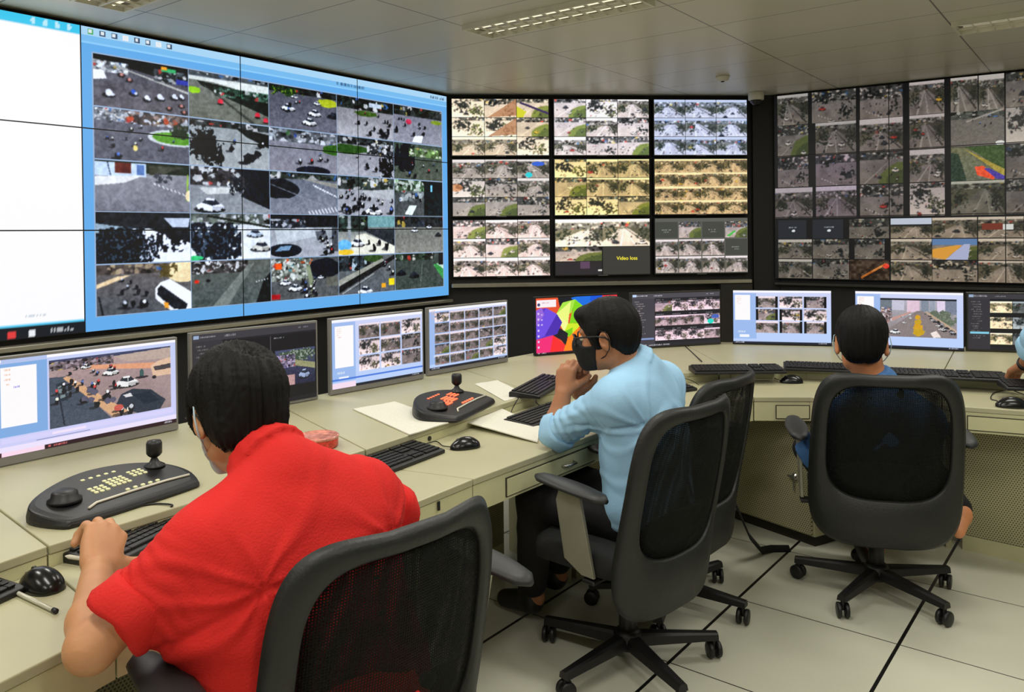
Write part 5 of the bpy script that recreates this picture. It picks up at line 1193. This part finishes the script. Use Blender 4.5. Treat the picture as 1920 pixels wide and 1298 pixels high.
def basis(f, up=(0, 0, 1)):
    f = Vector(f).normalized(); r = f.cross(Vector(up)).normalized(); u = r.cross(f); return r, f, u
def hand(fd, W, f, n, r, s=1., curl=(35, 50, 35), thumb=(.8, .55, -.25), k=.008, spread=1.):
    W = Vector(W); f = Vector(f).normalized(); r = Vector(r); r = (r - f * r.dot(f)).normalized(); n = Vector(n); n = (n - f * n.dot(f) - r * n.dot(r)).normalized()
    fl = [(.030, .086, .95), (.010, .092, 1.06), (-.011, .088, 1.0), (-.030, .078, .80)]
    for i, (a, b, ln) in enumerate(fl):
        kn = W + (f * b + r * a * spread + n * (.004 - .16 * abs(a))) * s
        fd.cone(W + (f * .012 + r * a * .55) * s, kn, .0175 * s, .0125 * s, .012)
        ang = 0; p = kn; rad = [.0108, .0098, .0090, .0080]
        for j, L_ in enumerate((.042, .027, .021)):
            c = curl[i][j] if isinstance(curl[0], (tuple, list)) else curl[j]
            ang += math.radians(c); d = f * math.cos(ang) - n * math.sin(ang) + r * (a * .9 * spread if j == 0 else 0); d.normalize()
            q = p + d * L_ * ln * s; fd.cone(p, q, rad[j] * s, rad[j + 1] * s, .004); p = q
    fd.ell(W + (f * .05 - n * .004) * s, (.038 * s, .046 * s, .017 * s), np.array((r, f, n)).T, .012)
    b0 = W + (f * .022 + r * .024 - n * .006) * s; d = (f * thumb[0] + r * thumb[1] + n * thumb[2]).normalized()
    b1 = b0 + (f * .55 + r * .7 - n * .2).normalized() * .036 * s; b2 = b1 + d * .033 * s; d2 = (d + f * .25 - r * .12).normalized(); b3 = b2 + d2 * .026 * s
    fd.cone(b0, b1, .019 * s, .0145 * s, .012); fd.cone(b1, b2, .0135 * s, .0118 * s, .006); fd.cone(b2, b3, .0118 * s, .0095 * s, .005)
    return b3
def head_prims(fd, H, R_, s=1.):
    r, f, u = R_; B = np.array((r, f, u)).T
    T = lambda x, y, z: H + (r * x + f * y + u * z) * s
    fd.ell(T(0, -.012, .032), np.array((.074, .094, .086)) * s, B, .01)
    fd.ell(T(0, .03, -.035), np.array((.058, .060, .078)) * s, B, .03)
    fd.ell(T(0, .058, -.088), np.array((.030, .028, .022)) * s, B, .03)
    for sg in (-1, 1):
        fd.ell(T(.046 * sg, .0, -.062), np.array((.016, .035, .028)) * s, B, .03)
        fd.ell(T(.036 * sg, .064, -.022), np.array((.022, .02, .016)) * s, B, .02)
        fd.ell(T(.031 * sg, .100, .004), np.array((.014, .014, .010)) * s, B, .010, cut=True)
    fd.ell(T(0, .074, .026), np.array((.052, .018, .012)) * s, B, .02)
    fd.cone(T(0, .088, .004), T(0, .112, -.030), .007 * s, .011 * s, .012)
    for sg in (-1, 1): fd.ell(T(.012 * sg, .102, -.034), np.array((.008, .010, .007)) * s, B, .006)
    fd.ell(T(0, .090, -.058), np.array((.024, .012, .006)) * s, B, .006); fd.ell(T(0, .088, -.068), np.array((.021, .012, .006)) * s, B, .006)
    for sg in (-1, 1):
        er = (r * .30 * sg + f * .95).normalized(); en = er.cross(u).normalized(); EB = np.array((en, er, u)).T
        fd.ell(T(.080 * sg, -.008, -.008), np.array((.0085, .019, .033)) * s, EB, .008)
        fd.ell(T(.0795 * sg, -.016, -.034), np.array((.008, .010, .012)) * s, EB, .006)
        fd.ell(T(.088 * sg, -.004, -.004), np.array((.006, .010, .019)) * s, EB, .004, cut=True)
def hair_obj(H, R_, s, parent, o, m, face=(.128, .088), nape=-.055, crown=None, thick=.0, front=0, len_=0., amp=.004, nc=.062):
    r, f, u = R_; B = np.array((r, f, u)).T; T = lambda x, y, z: H + (r * x + f * y + u * z) * s
    fd = Field([c - .15 for c in H], [c + .16 for c in H], .0045)
    fd.ell(T(0, -.014, .036), np.array((.083 + thick, .103 + thick, .094 + thick)) * s, B, .01)
    fd.ell(T(0, -.060, nape + .03), np.array((.064 + thick, .048, .066 + len_)) * s, B, .03)
    for sg in (-1, 1): fd.ell(T(.066 * sg, .018, .0), np.array((.016 + thick * .5, .026, .045)) * s, B, .02)
    if front: fd.ell(T(0, .072, .082), np.array((.055, .03, .025)) * s, B, .03)
    fd.ell(T(0, .125, -.040), np.array((.11, face[1], .098)) * s, B, .008, cut=True)
    for sg in (-1, 1):
        fd.ell(T(.086 * sg, -.004, -.016), np.array((.020, .024, .040)) * s, B, .006, cut=True)
        fd.ell(T(.078 * sg, .012, -.085), np.array((.034, .045, .046)) * s, B, .02, cut=True)
    fd.ell(T(0, -.03, -.155), np.array((.14, .16, nc)) * s, B, .012, cut=True)
    cr = T(*crown) if crown else None
    def disp(p, n):
        q = p - H; a = math.atan2(q.dot(r), q.dot(f)); z = q.dot(u)
        v = mnoise.noise(Vector((a * 16, z * 9, 1.3))) * amp + mnoise.noise(Vector((a * 42, z * 16, 4.))) * amp * .55
        if cr is not None:
            d = (p - cr).length; 
            if d < .05: v -= (1 - d / .05) ** .6 * max(0, .026 + mnoise.noise(Vector((a * 26, z * 40, 2))) * .03)
        return v
    return field_obj(fd, 'hair', m, parent, o, disp, 1)

def person(label, J, skin, shirt, hair_kw, sleeve=1.0, fore=0., hands=(), slim=1., shirt_seed=0, trousers='trousers', feet=True, collar=True, bare_feet=False, folds=.005, hs=1., colh=.045, drape=False):
    J = {k: Vector(v) if not isinstance(v, tuple) or len(v) == 3 and not isinstance(v[0], Vector) else v for k, v in J.items()}
    o = Vector((J['hip'].x, J['hip'].y, 0)); t = thing('person', label, 'person', tuple(o))
    H = J['head']; R_ = basis(J['look'], J.get('hup', Vector((0, 0, 1)))); hr, hf, hu = R_
    S_ = (J['shR'] - J['shL']).normalized(); hip = J['hip']; shc = (J['shL'] + J['shR']) / 2; U_ = (shc - hip).normalized(); S_ = (S_ - U_ * S_.dot(U_)).normalized(); Fw = U_.cross(S_); B = np.array((S_, Fw, U_)).T
    hs_ = S_ * .09; hf2 = (J['face'] if 'face' in J else Fw)
    hipL, hipR = hip - hs_, hip + hs_
    pts = [v for v in J.values() if isinstance(v, Vector) and v.length < 20 and v not in (J['look'],)]
    keys = [k for k in J if k not in ('look', 'hup', 'face')]; P_ = [J[k] for k in keys]
    lo = [min(p[i] for p in P_) - .22 for i in range(3)]; hi = [max(p[i] for p in P_) + .22 for i in range(3)]
    dense = []
    for side_, f, n, r, s, curl, th in hands:
        W = J['wr' + side_]; c = W + Vector(f).normalized() * .07; dense.append(([x - .10 for x in c], [x + .10 for x in c]))
    dense.append(([x - .13 for x in H], [x + .13 for x in H]))
    fd = Field(lo, hi, .009, dense, .0035)
    head_prims(fd, H, R_, hs)
    nb = J['neck']; L_ = shc - hip
    fd.cone(H - hf * .022 - hu * .06, nb, .052, .050, .03)
    body = [('c', nb, J['shL'] , .050, .045, .05), ('c', nb, J['shR'], .050, .045, .05),
            ('e', hip + L_ * .74, (.155 * slim, .100, .15), .05), ('e', hip + L_ * .38, (.135 * slim, .098, .16), .05), ('e', hip + L_ * .06, (.155 * slim, .108, .10), .05)]
    for b in body:
        if b[0] == 'c': fd.cone(*b[1:])
        else: fd.ell(b[1], b[2], B, b[3])
    for s_ in 'LR':
        sh, el, wr = J['sh' + s_], J['el' + s_], J['wr' + s_]; m_ = el.lerp(wr, .3)
        fd.cone(sh, el, .048, .039, .02); fd.cone(el, m_, .039, .041, .02); fd.cone(m_, wr, .041, .028, .02)
        hp = hipL if s_ == 'L' else hipR; kn, an = J['kn' + s_], J['an' + s_]
        fd.cone(hp, kn, .072, .052, .03); fd.cone(kn, kn.lerp(an, .35), .050, .052, .02); fd.cone(kn.lerp(an, .35), an, .052, .036, .02)
        d = J['toe' + s_] - an; fd.cone(an - Vector((0, 0, .02)), J['toe' + s_], .034, .024, .02); fd.cone(an - Vector((0, 0, .03)) - d.normalized() * .03, an, .030, .034, .02)
    for side_, f, n, r, s, curl, th in hands: hand(fd, J['wr' + side_], f, n, r, s, curl, th)
    for s_ in 'LR':
        if s_ not in [h[0] for h in hands]:
            W = J['wr' + s_]; f = (W - J['el' + s_]).normalized(); f.z *= .3; rr = f.cross(Vector((0, 0, 1))) * (1 if s_ == 'L' else -1); hand(fd, W, f, (0, 0, 1), rr, .95, (12, 25, 15))
    field_obj(fd, 'body', X[skin], t, o)
    # shirt
    fs = Field(lo, hi, .0068)
    e_ = .014
    fs.cone(nb, J['shL'], .068, .056, .05); fs.cone(nb, J['shR'], .068, .056, .05); fs.cone(J['shL'] - U_ * .035, J['shR'] - U_ * .035, .068, .068, .06)
    fs.ell(hip + L_ * .70, (.178 * slim, .122, .19), B, .08); fs.ell(hip + L_ * .36, (.172 * slim, .128, .20), B, .08); fs.ell(hip + L_ * .06, (.180 * slim, .130, .13), B, .08)
    if drape: fs.cone(J['shL'] + S_ * .05 - U_ * .08, hip - S_ * .12 + Fw * .09 + U_ * .06, .085, .12, .06); fs.cone(J['shL'].lerp(J['elL'], .45) - U_ * .02, hip.lerp(shc, .45) - S_ * .10, .06, .09, .07)
    for s_ in 'LR':
        sh, el, wr = J['sh' + s_], J['el' + s_], J['wr' + s_]; end = sh.lerp(el, sleeve); fs.cone(sh, end, .058, .057, .04)
        if fore: q = el.lerp(wr, fore); fs.cone(el, q, .060, .058, .02)
    neck_dir = (H - hf * .022 - hu * .06 - nb).normalized()
    if collar:
        cc = nb + neck_dir * colh; e1, e2, _ = basis(neck_dir, (.3, .2, 1)) if abs(neck_dir.z) < .9 else (S_, Fw, None)
        e1 = neck_dir.orthogonal().normalized(); e2 = neck_dir.cross(e1); prev = None
        for k in range(17):
            a = 2 * math.pi * k / 16; dr_ = e1 * math.cos(a) + e2 * math.sin(a); p = cc + dr_ * .068
            if prev is not None: fs.cone(prev, p, .009, .009, .005); fs.cone(prev - neck_dir * .014 + pd * .005, p - neck_dir * .014 + dr_ * .005, .0095, .0095, .005); fs.cone(prev - neck_dir * .028 + pd * .011, p - neck_dir * .028 + dr_ * .011, .010, .010, .003)
            prev = p; pd = dr_
    fs.cone(nb + neck_dir * (colh + .062), nb + neck_dir * .17, .050, .056, .004, cut=True)
    segs = [(J['sh' + s_], J['el' + s_]) for s_ in 'LR'] + ([(J['el' + s_], J['wr' + s_]) for s_ in 'LR'] if fore else [])
    def disp(p, n):
        v = mnoise.noise(p * 7 + Vector((shirt_seed, 0, 0))) * folds * .8
        best = None
        for a, b in segs:
            ab = b - a; tt = (p - a).dot(ab) / ab.length_squared
            if -.1 < tt < 1.2:
                d = (p - (a + ab * tt)).length
                if d < .10 and (best is None or d < best[0]): best = (d, tt, ab)
        if best:
            w_ = min(1, max(0, best[1] * 1.3)); ph = best[1] * 26 + mnoise.noise(p * 9 + Vector((0, shirt_seed, 0))) * 5
            v += (abs(math.sin(ph)) - .6) * folds * .9 * w_
        # diagonal drag lines over the torso
        q = p - hip; a = q.dot(U_) * 34 + abs(q.dot(S_)) * 20 + mnoise.noise(p * 6) * 4
        for sg, s_ in ((-1, 'L'), (1, 'R')):
            ap = J['sh' + s_] - U_ * .10 - S_ * (.03 * sg); e_v = p - ap; dd_ = e_v.length
            if dd_ < .34:
                phi = math.atan2(e_v.dot(U_), -e_v.dot(S_) * sg) + mnoise.noise(p * 5) * .5
                v += (max(0, math.sin(phi * 8 + shirt_seed)) ** 2 - .25) * folds * 1.15 * math.exp(-dd_ / .15) * min(1, (dd_ / .10) ** 1.5)
        if n.dot(Fw) < 0:
            hy = q.dot(U_) - L_.length * .80 + .5 * q.dot(S_) ** 2; v -= .0045 * math.exp(-(hy / .0065) ** 2)
            for xo in (-.115, .115): v += .006 * math.exp(-((q.dot(S_) - xo - .12 * (q.dot(U_) - .3)) / .012) ** 2) * min(1, max(0, -hy * 12))
        if not best: v += max(0, math.sin(a)) ** 3 * folds * .7 * (1.15 - min(1, q.dot(U_) / max(.1, L_.length)))
        return v
    sh_o = field_obj(fs, 'shirt', X[shirt], t, o, disp)
    for s_ in 'LR':     # rolled cuffs
        a, b = (J['el' + s_], J['wr' + s_]) if fore else (J['sh' + s_], J['el' + s_]); e = a.lerp(b, fore if fore else sleeve); d = (b - a).normalized()
        x_ = d.orthogonal().normalized(); y_ = d.cross(x_); mb = MB(); R0 = .058 if fore else .060; lps = []
        for u, rr in ((-.02, R0 + .004), (-.012, R0 + .009), (.03, R0 + .010), (.040, R0 + .005), (.040, R0 - .006), (.0, R0 - .010)):
            lps.append([e + d * (u + .006 * math.sin(3 * a_ + shirt_seed)) + (x_ * math.cos(a_) + y_ * math.sin(a_)) * (rr + .003 * math.sin(5 * a_ + u * 90)) - o for a_ in [2 * math.pi * i / 28 for i in range(28)]])
        mb.loft(lps); mb.build('cuff', X[shirt], t, True)
    # trousers
    ft = Field(lo, hi, .011)
    ft.ell(hip + L_ * .0, (.165 * slim, .122, .10), B, .05)
    for s_ in 'LR':
        hp = hipL if s_ == 'L' else hipR; kn, an = J['kn' + s_], J['an' + s_]
        ft.cone(hp, kn, .084, .068, .05); ft.cone(kn, kn.lerp(an, .88), .068, .058, .03)
    field_obj(ft, 'trousers', X[trousers], t, o, lambda p, n: mnoise.noise(p * 14) * .005)
    if not bare_feet:
        for s_ in 'LR':
            an, toe = J['an' + s_], J['toe' + s_]; fsx = Field([min(an[i], toe[i]) - .09 for i in range(3)], [max(an[i], toe[i]) + .09 for i in range(3)], .007)
            fsx.cone(an - Vector((0, 0, .035)), toe, .045, .034, .02); fsx.cone(an, an - Vector((0, 0, .03)), .042, .044, .02); field_obj(fsx, 'shoe', X['black'], t, o)
    hair_obj(H, R_, hs, t, o, X['hair'], **hair_kw)
    for sg in (-1, 1):
        mb = MB(); mb.lathe([(.0005, -.0105), (.007, -.008), (.0105, 0), (.007, .008), (.0005, .0105)], 14); e = mb.build('eye', X['whiteplastic'], t, True); e.location = H + (hr * .031 * sg + hf * .082 + hu * .003) * hs - o
    return t, o, H, R_, sh_o
def face_mask(t, o, H, R_, m, s=1.):
    r, f, u = R_; T = lambda x, y, z: H + (r * x + f * y + u * z) * s
    fd = Field([c - .15 for c in H], [c + .15 for c in H], .0045); head_prims(fd, H, R_, s)
    fd.cone(T(0, .098, -.012), T(0, .088, -.085), .020 * s, .022 * s, .04)
    fd.D -= .0045
    g = np.stack(np.meshgrid(*fd.ax, indexing='ij'), -1) - np.array(H)
    y = g @ np.array(f) / s; z = g @ np.array(u) / s; x = np.abs(g @ np.array(r)) / s
    for pl in (z - (.004 - .45 * x), -(z + .112), (.030 + .25 * np.maximum(0, -.03 - z)) - y, x - .068): fd.D = np.maximum(fd.D, pl.astype(np.float32) * s)
    mk = field_obj(fd, 'face_mask', m, t, o, None, 1)
    T2 = lambda *a: T(*a) - o
    for sg in (-1, 1):
        mb = MB(); mb.tube([T2(.058 * sg, .046, -.014), T2(.074 * sg, .022, .004), T2(.082 * sg, .002, .026), T2(.090 * sg, -.018, .022), T2(.094 * sg, -.028, -.004), T2(.088 * sg, -.022, -.036), T2(.072 * sg, .0, -.060), T2(.052 * sg, .040, -.078)], .0018, 6); mb.build('ear_loop', m, mk, True)
def glasses(t, o, H, R_, m, s=1., w_=.0022):
    r, f, u = R_; T = lambda x, y, z: H + (r * x + f * y + u * z) * s - o; mb = MB()
    for sg in (-1, 1):
        mb.tube([T(sg * (.033 + .025 * math.cos(a)), .112 - .012 * abs(math.cos(a)) * (1 if sg * math.cos(a) * sg > 0 else .2), .002 + .018 * math.sin(a)) for a in [2 * math.pi * k / 20 for k in range(21)]], w_, 6, cap=False)
        mb.tube([T(sg * .058, .104, .010), T(sg * .076, .085, .012), T(sg * .084, .02, .010), T(sg * .086, -.012, .004), T(sg * .082, -.030, -.014)], w_, 6)
    mb.tube([T(-.010, .114, .006), T(0, .118, .010), T(.010, .114, .006)], w_, 6)
    mb.build('glasses', m, t, True)

hair1 = dict(thick=.012, nape=-.060, len_=.0, crown=(.022, -.078, .118), front=0, amp=.007, nc=.080)
W1 = Vector((*at(182, 1066, .772), .772)); K1 = Vector((*at(207, 972, .835), .835)); f1 = (K1 - W1).normalized()
r1 = Vector((*at(290, 985, .79), .79)) - K1
E1 = Vector((*at(170, 1216, .757), .757))
J1 = dict(head=(-.585, 1.69, 1.078), look=(-.62, .76, -.34), hup=(-.12, .16, 1), neck=(-.47, 1.60, .975), shL=(-.565, 1.455, .895), shR=(-.325, 1.735, .895), elL=tuple(E1), wrL=tuple(W1), elR=(-.275, 1.90, .765), wrR=(-.49, 2.05, .745),
          hip=(-.33, 1.54, .485), knL=(-.72, 1.74, .49), knR=(-.56, 1.98, .49), anL=(-.76, 1.82, .11), anR=(-.62, 2.06, .11), toeL=(-.86, 1.92, .04), toeR=(-.72, 2.17, .04))
n1 = r1.cross(f1)
t1_, o1, H1_, R1_, s1_ = person('person in a red shirt with black hair seated at the near desk, back turned', J1, 'skin', 'red', hair1, sleeve=.63, drape=True, hands=[('L', f1, n1, r1, 1.12, ((38, 62, 40), (34, 60, 40), (38, 62, 42), (44, 66, 44)), (.45, .95, .02))], slim=1.16, shirt_seed=2, folds=.009, hs=1.04, colh=.068)
face_mask(t1_, o1, H1_, R1_, X['mask'], 1.04); glasses(t1_, o1, H1_, R1_, X['black'], 1.04)
pn_ = thing('pen', 'white pen held in the left hand of the man in red', 'pen', tuple(W1 + f1 * .05 - Vector((0, 0, .028))), 0)
a = Vector((*at(122, 1043, .785), .785)) - Vector(pn_.location); mb = MB(); mb.tube([a, a * .9, -a * .45, -a * .52], [.001, .0045, .0045, .001], 10); mb.build('barrel', X['whiteplastic'], pn_, True)

hair2 = dict(thick=.002, nape=-.045, front=1, amp=.003)
J2 = dict(head=(.325, 2.74, 1.098), look=(-.92, .36, -.16), hup=(-.1, 0, 1), neck=(.425, 2.745, .975), shL=(.335, 2.615, .91), shR=(.535, 2.855, .915), elL=(.145, 2.80, .748), wrL=(.175, 2.81, .885), elR=(.36, 3.03, .745), wrR=(.235, 2.89, .872),
          hip=(.455, 2.70, .485), knL=(.075, 2.86, .49), knR=(.24, 3.05, .49), anL=(.06, 2.98, .11), anR=(.16, 3.18, .11), toeL=(-.04, 3.08, .04), toeR=(.06, 3.28, .04))
t2_, o2, H2_, R2_, s2_ = person('person in a light blue shirt, black mask and glasses leaning on both elbows', J2, 'skin_tan', 'blue', hair2, sleeve=.92, hands=[('L', (.15, .12, .95), (-.62, -.75, .1), (.8, -.5, 0), .92, (45, 80, 50), (.5, .4, -.7)), ('R', (.02, -.12, .95), (.4, .9, .1), (.85, -.2, 0), .92, (30, 70, 50), (.6, .4, -.6))], slim=1.0, shirt_seed=5, folds=.008)
face_mask(t2_, o2, H2_, R2_, X['blackmask']); glasses(t2_, o2, H2_, R2_, X['black'], 1., .003)

hair3 = dict(thick=.003, nape=-.045, len_=.0, amp=.004, nc=.086)
J3 = dict(head=(1.352, 3.10, 1.012), look=(.36, .92, -.12), neck=(1.395, 3.085, .848), shL=(1.27, 3.06, .735), shR=(1.56, 3.03, .72), elL=(1.205, 3.19, .57), wrL=(1.37, 3.33, .60), elR=(1.63, 3.22, .57), wrR=(1.50, 3.40, .60),
          hip=(1.445, 3.155, .48), knL=(1.30, 3.50, .49), knR=(1.74, 3.42, .46), anL=(1.52, 3.45, .12), anR=(1.745, 3.12, .335), toeL=(1.60, 3.50, .04), toeR=(1.68, 3.02, .30))
t3_, o3, H3_, R3_, s3_ = person('person with short black hair seen from behind in the middle right chair', J3, 'skin_warm', 'midblue', hair3, sleeve=1.0, slim=.95, shirt_seed=9, bare_feet=True, hs=1.1)
face_mask(t3_, o3, H3_, R3_, X['mask'], 1.1)

J4 = dict(head=(2.66, 3.34, 1.32), look=(-.1, .98, -.25), neck=(2.66, 3.24, 1.17), shL=(2.47, 3.22, 1.08), shR=(2.84, 3.20, 1.08), elL=(2.235, 3.40, .985), wrL=(2.275, 3.545, .845), elR=(2.95, 3.3, .86), wrR=(2.80, 3.40, .80),
          hip=(2.74, 2.86, .82), knL=(2.66, 2.90, .47), knR=(2.86, 2.88, .47), anL=(2.66, 2.80, .11), anR=(2.88, 2.74, .11), toeL=(2.64, 2.95, .04), toeR=(2.88, 2.90, .04))
t4_, o4, H4_, R4_, s4_ = person('person in a light blue shirt at the right edge, only sleeve and hand in view', J4, 'skin_tan', 'blue', hair2, sleeve=1.0, fore=.3, hands=[('L', (-.05, .55, -.35), (.1, .5, .85), (.9, .1, 0), .95, (25, 30, 20), (.6, .6, -.3))], shirt_seed=4)
mb = MB(); wp = Vector(J4['wrL']) - o4; d = (Vector(J4['wrL']) - Vector(J4['elL'])).normalized(); x_ = d.orthogonal().normalized(); y_ = d.cross(x_)
mb.loft([[wp - d * .012 + d * u + (x_ * math.cos(a) + y_ * math.sin(a)) * rr for a in [2 * math.pi * i / 20 for i in range(20)]] for u, rr in ((0, .031), (0, .036), (.018, .036), (.018, .031))], closed=True); mb.build('wristband', X['black'], t4_, True)
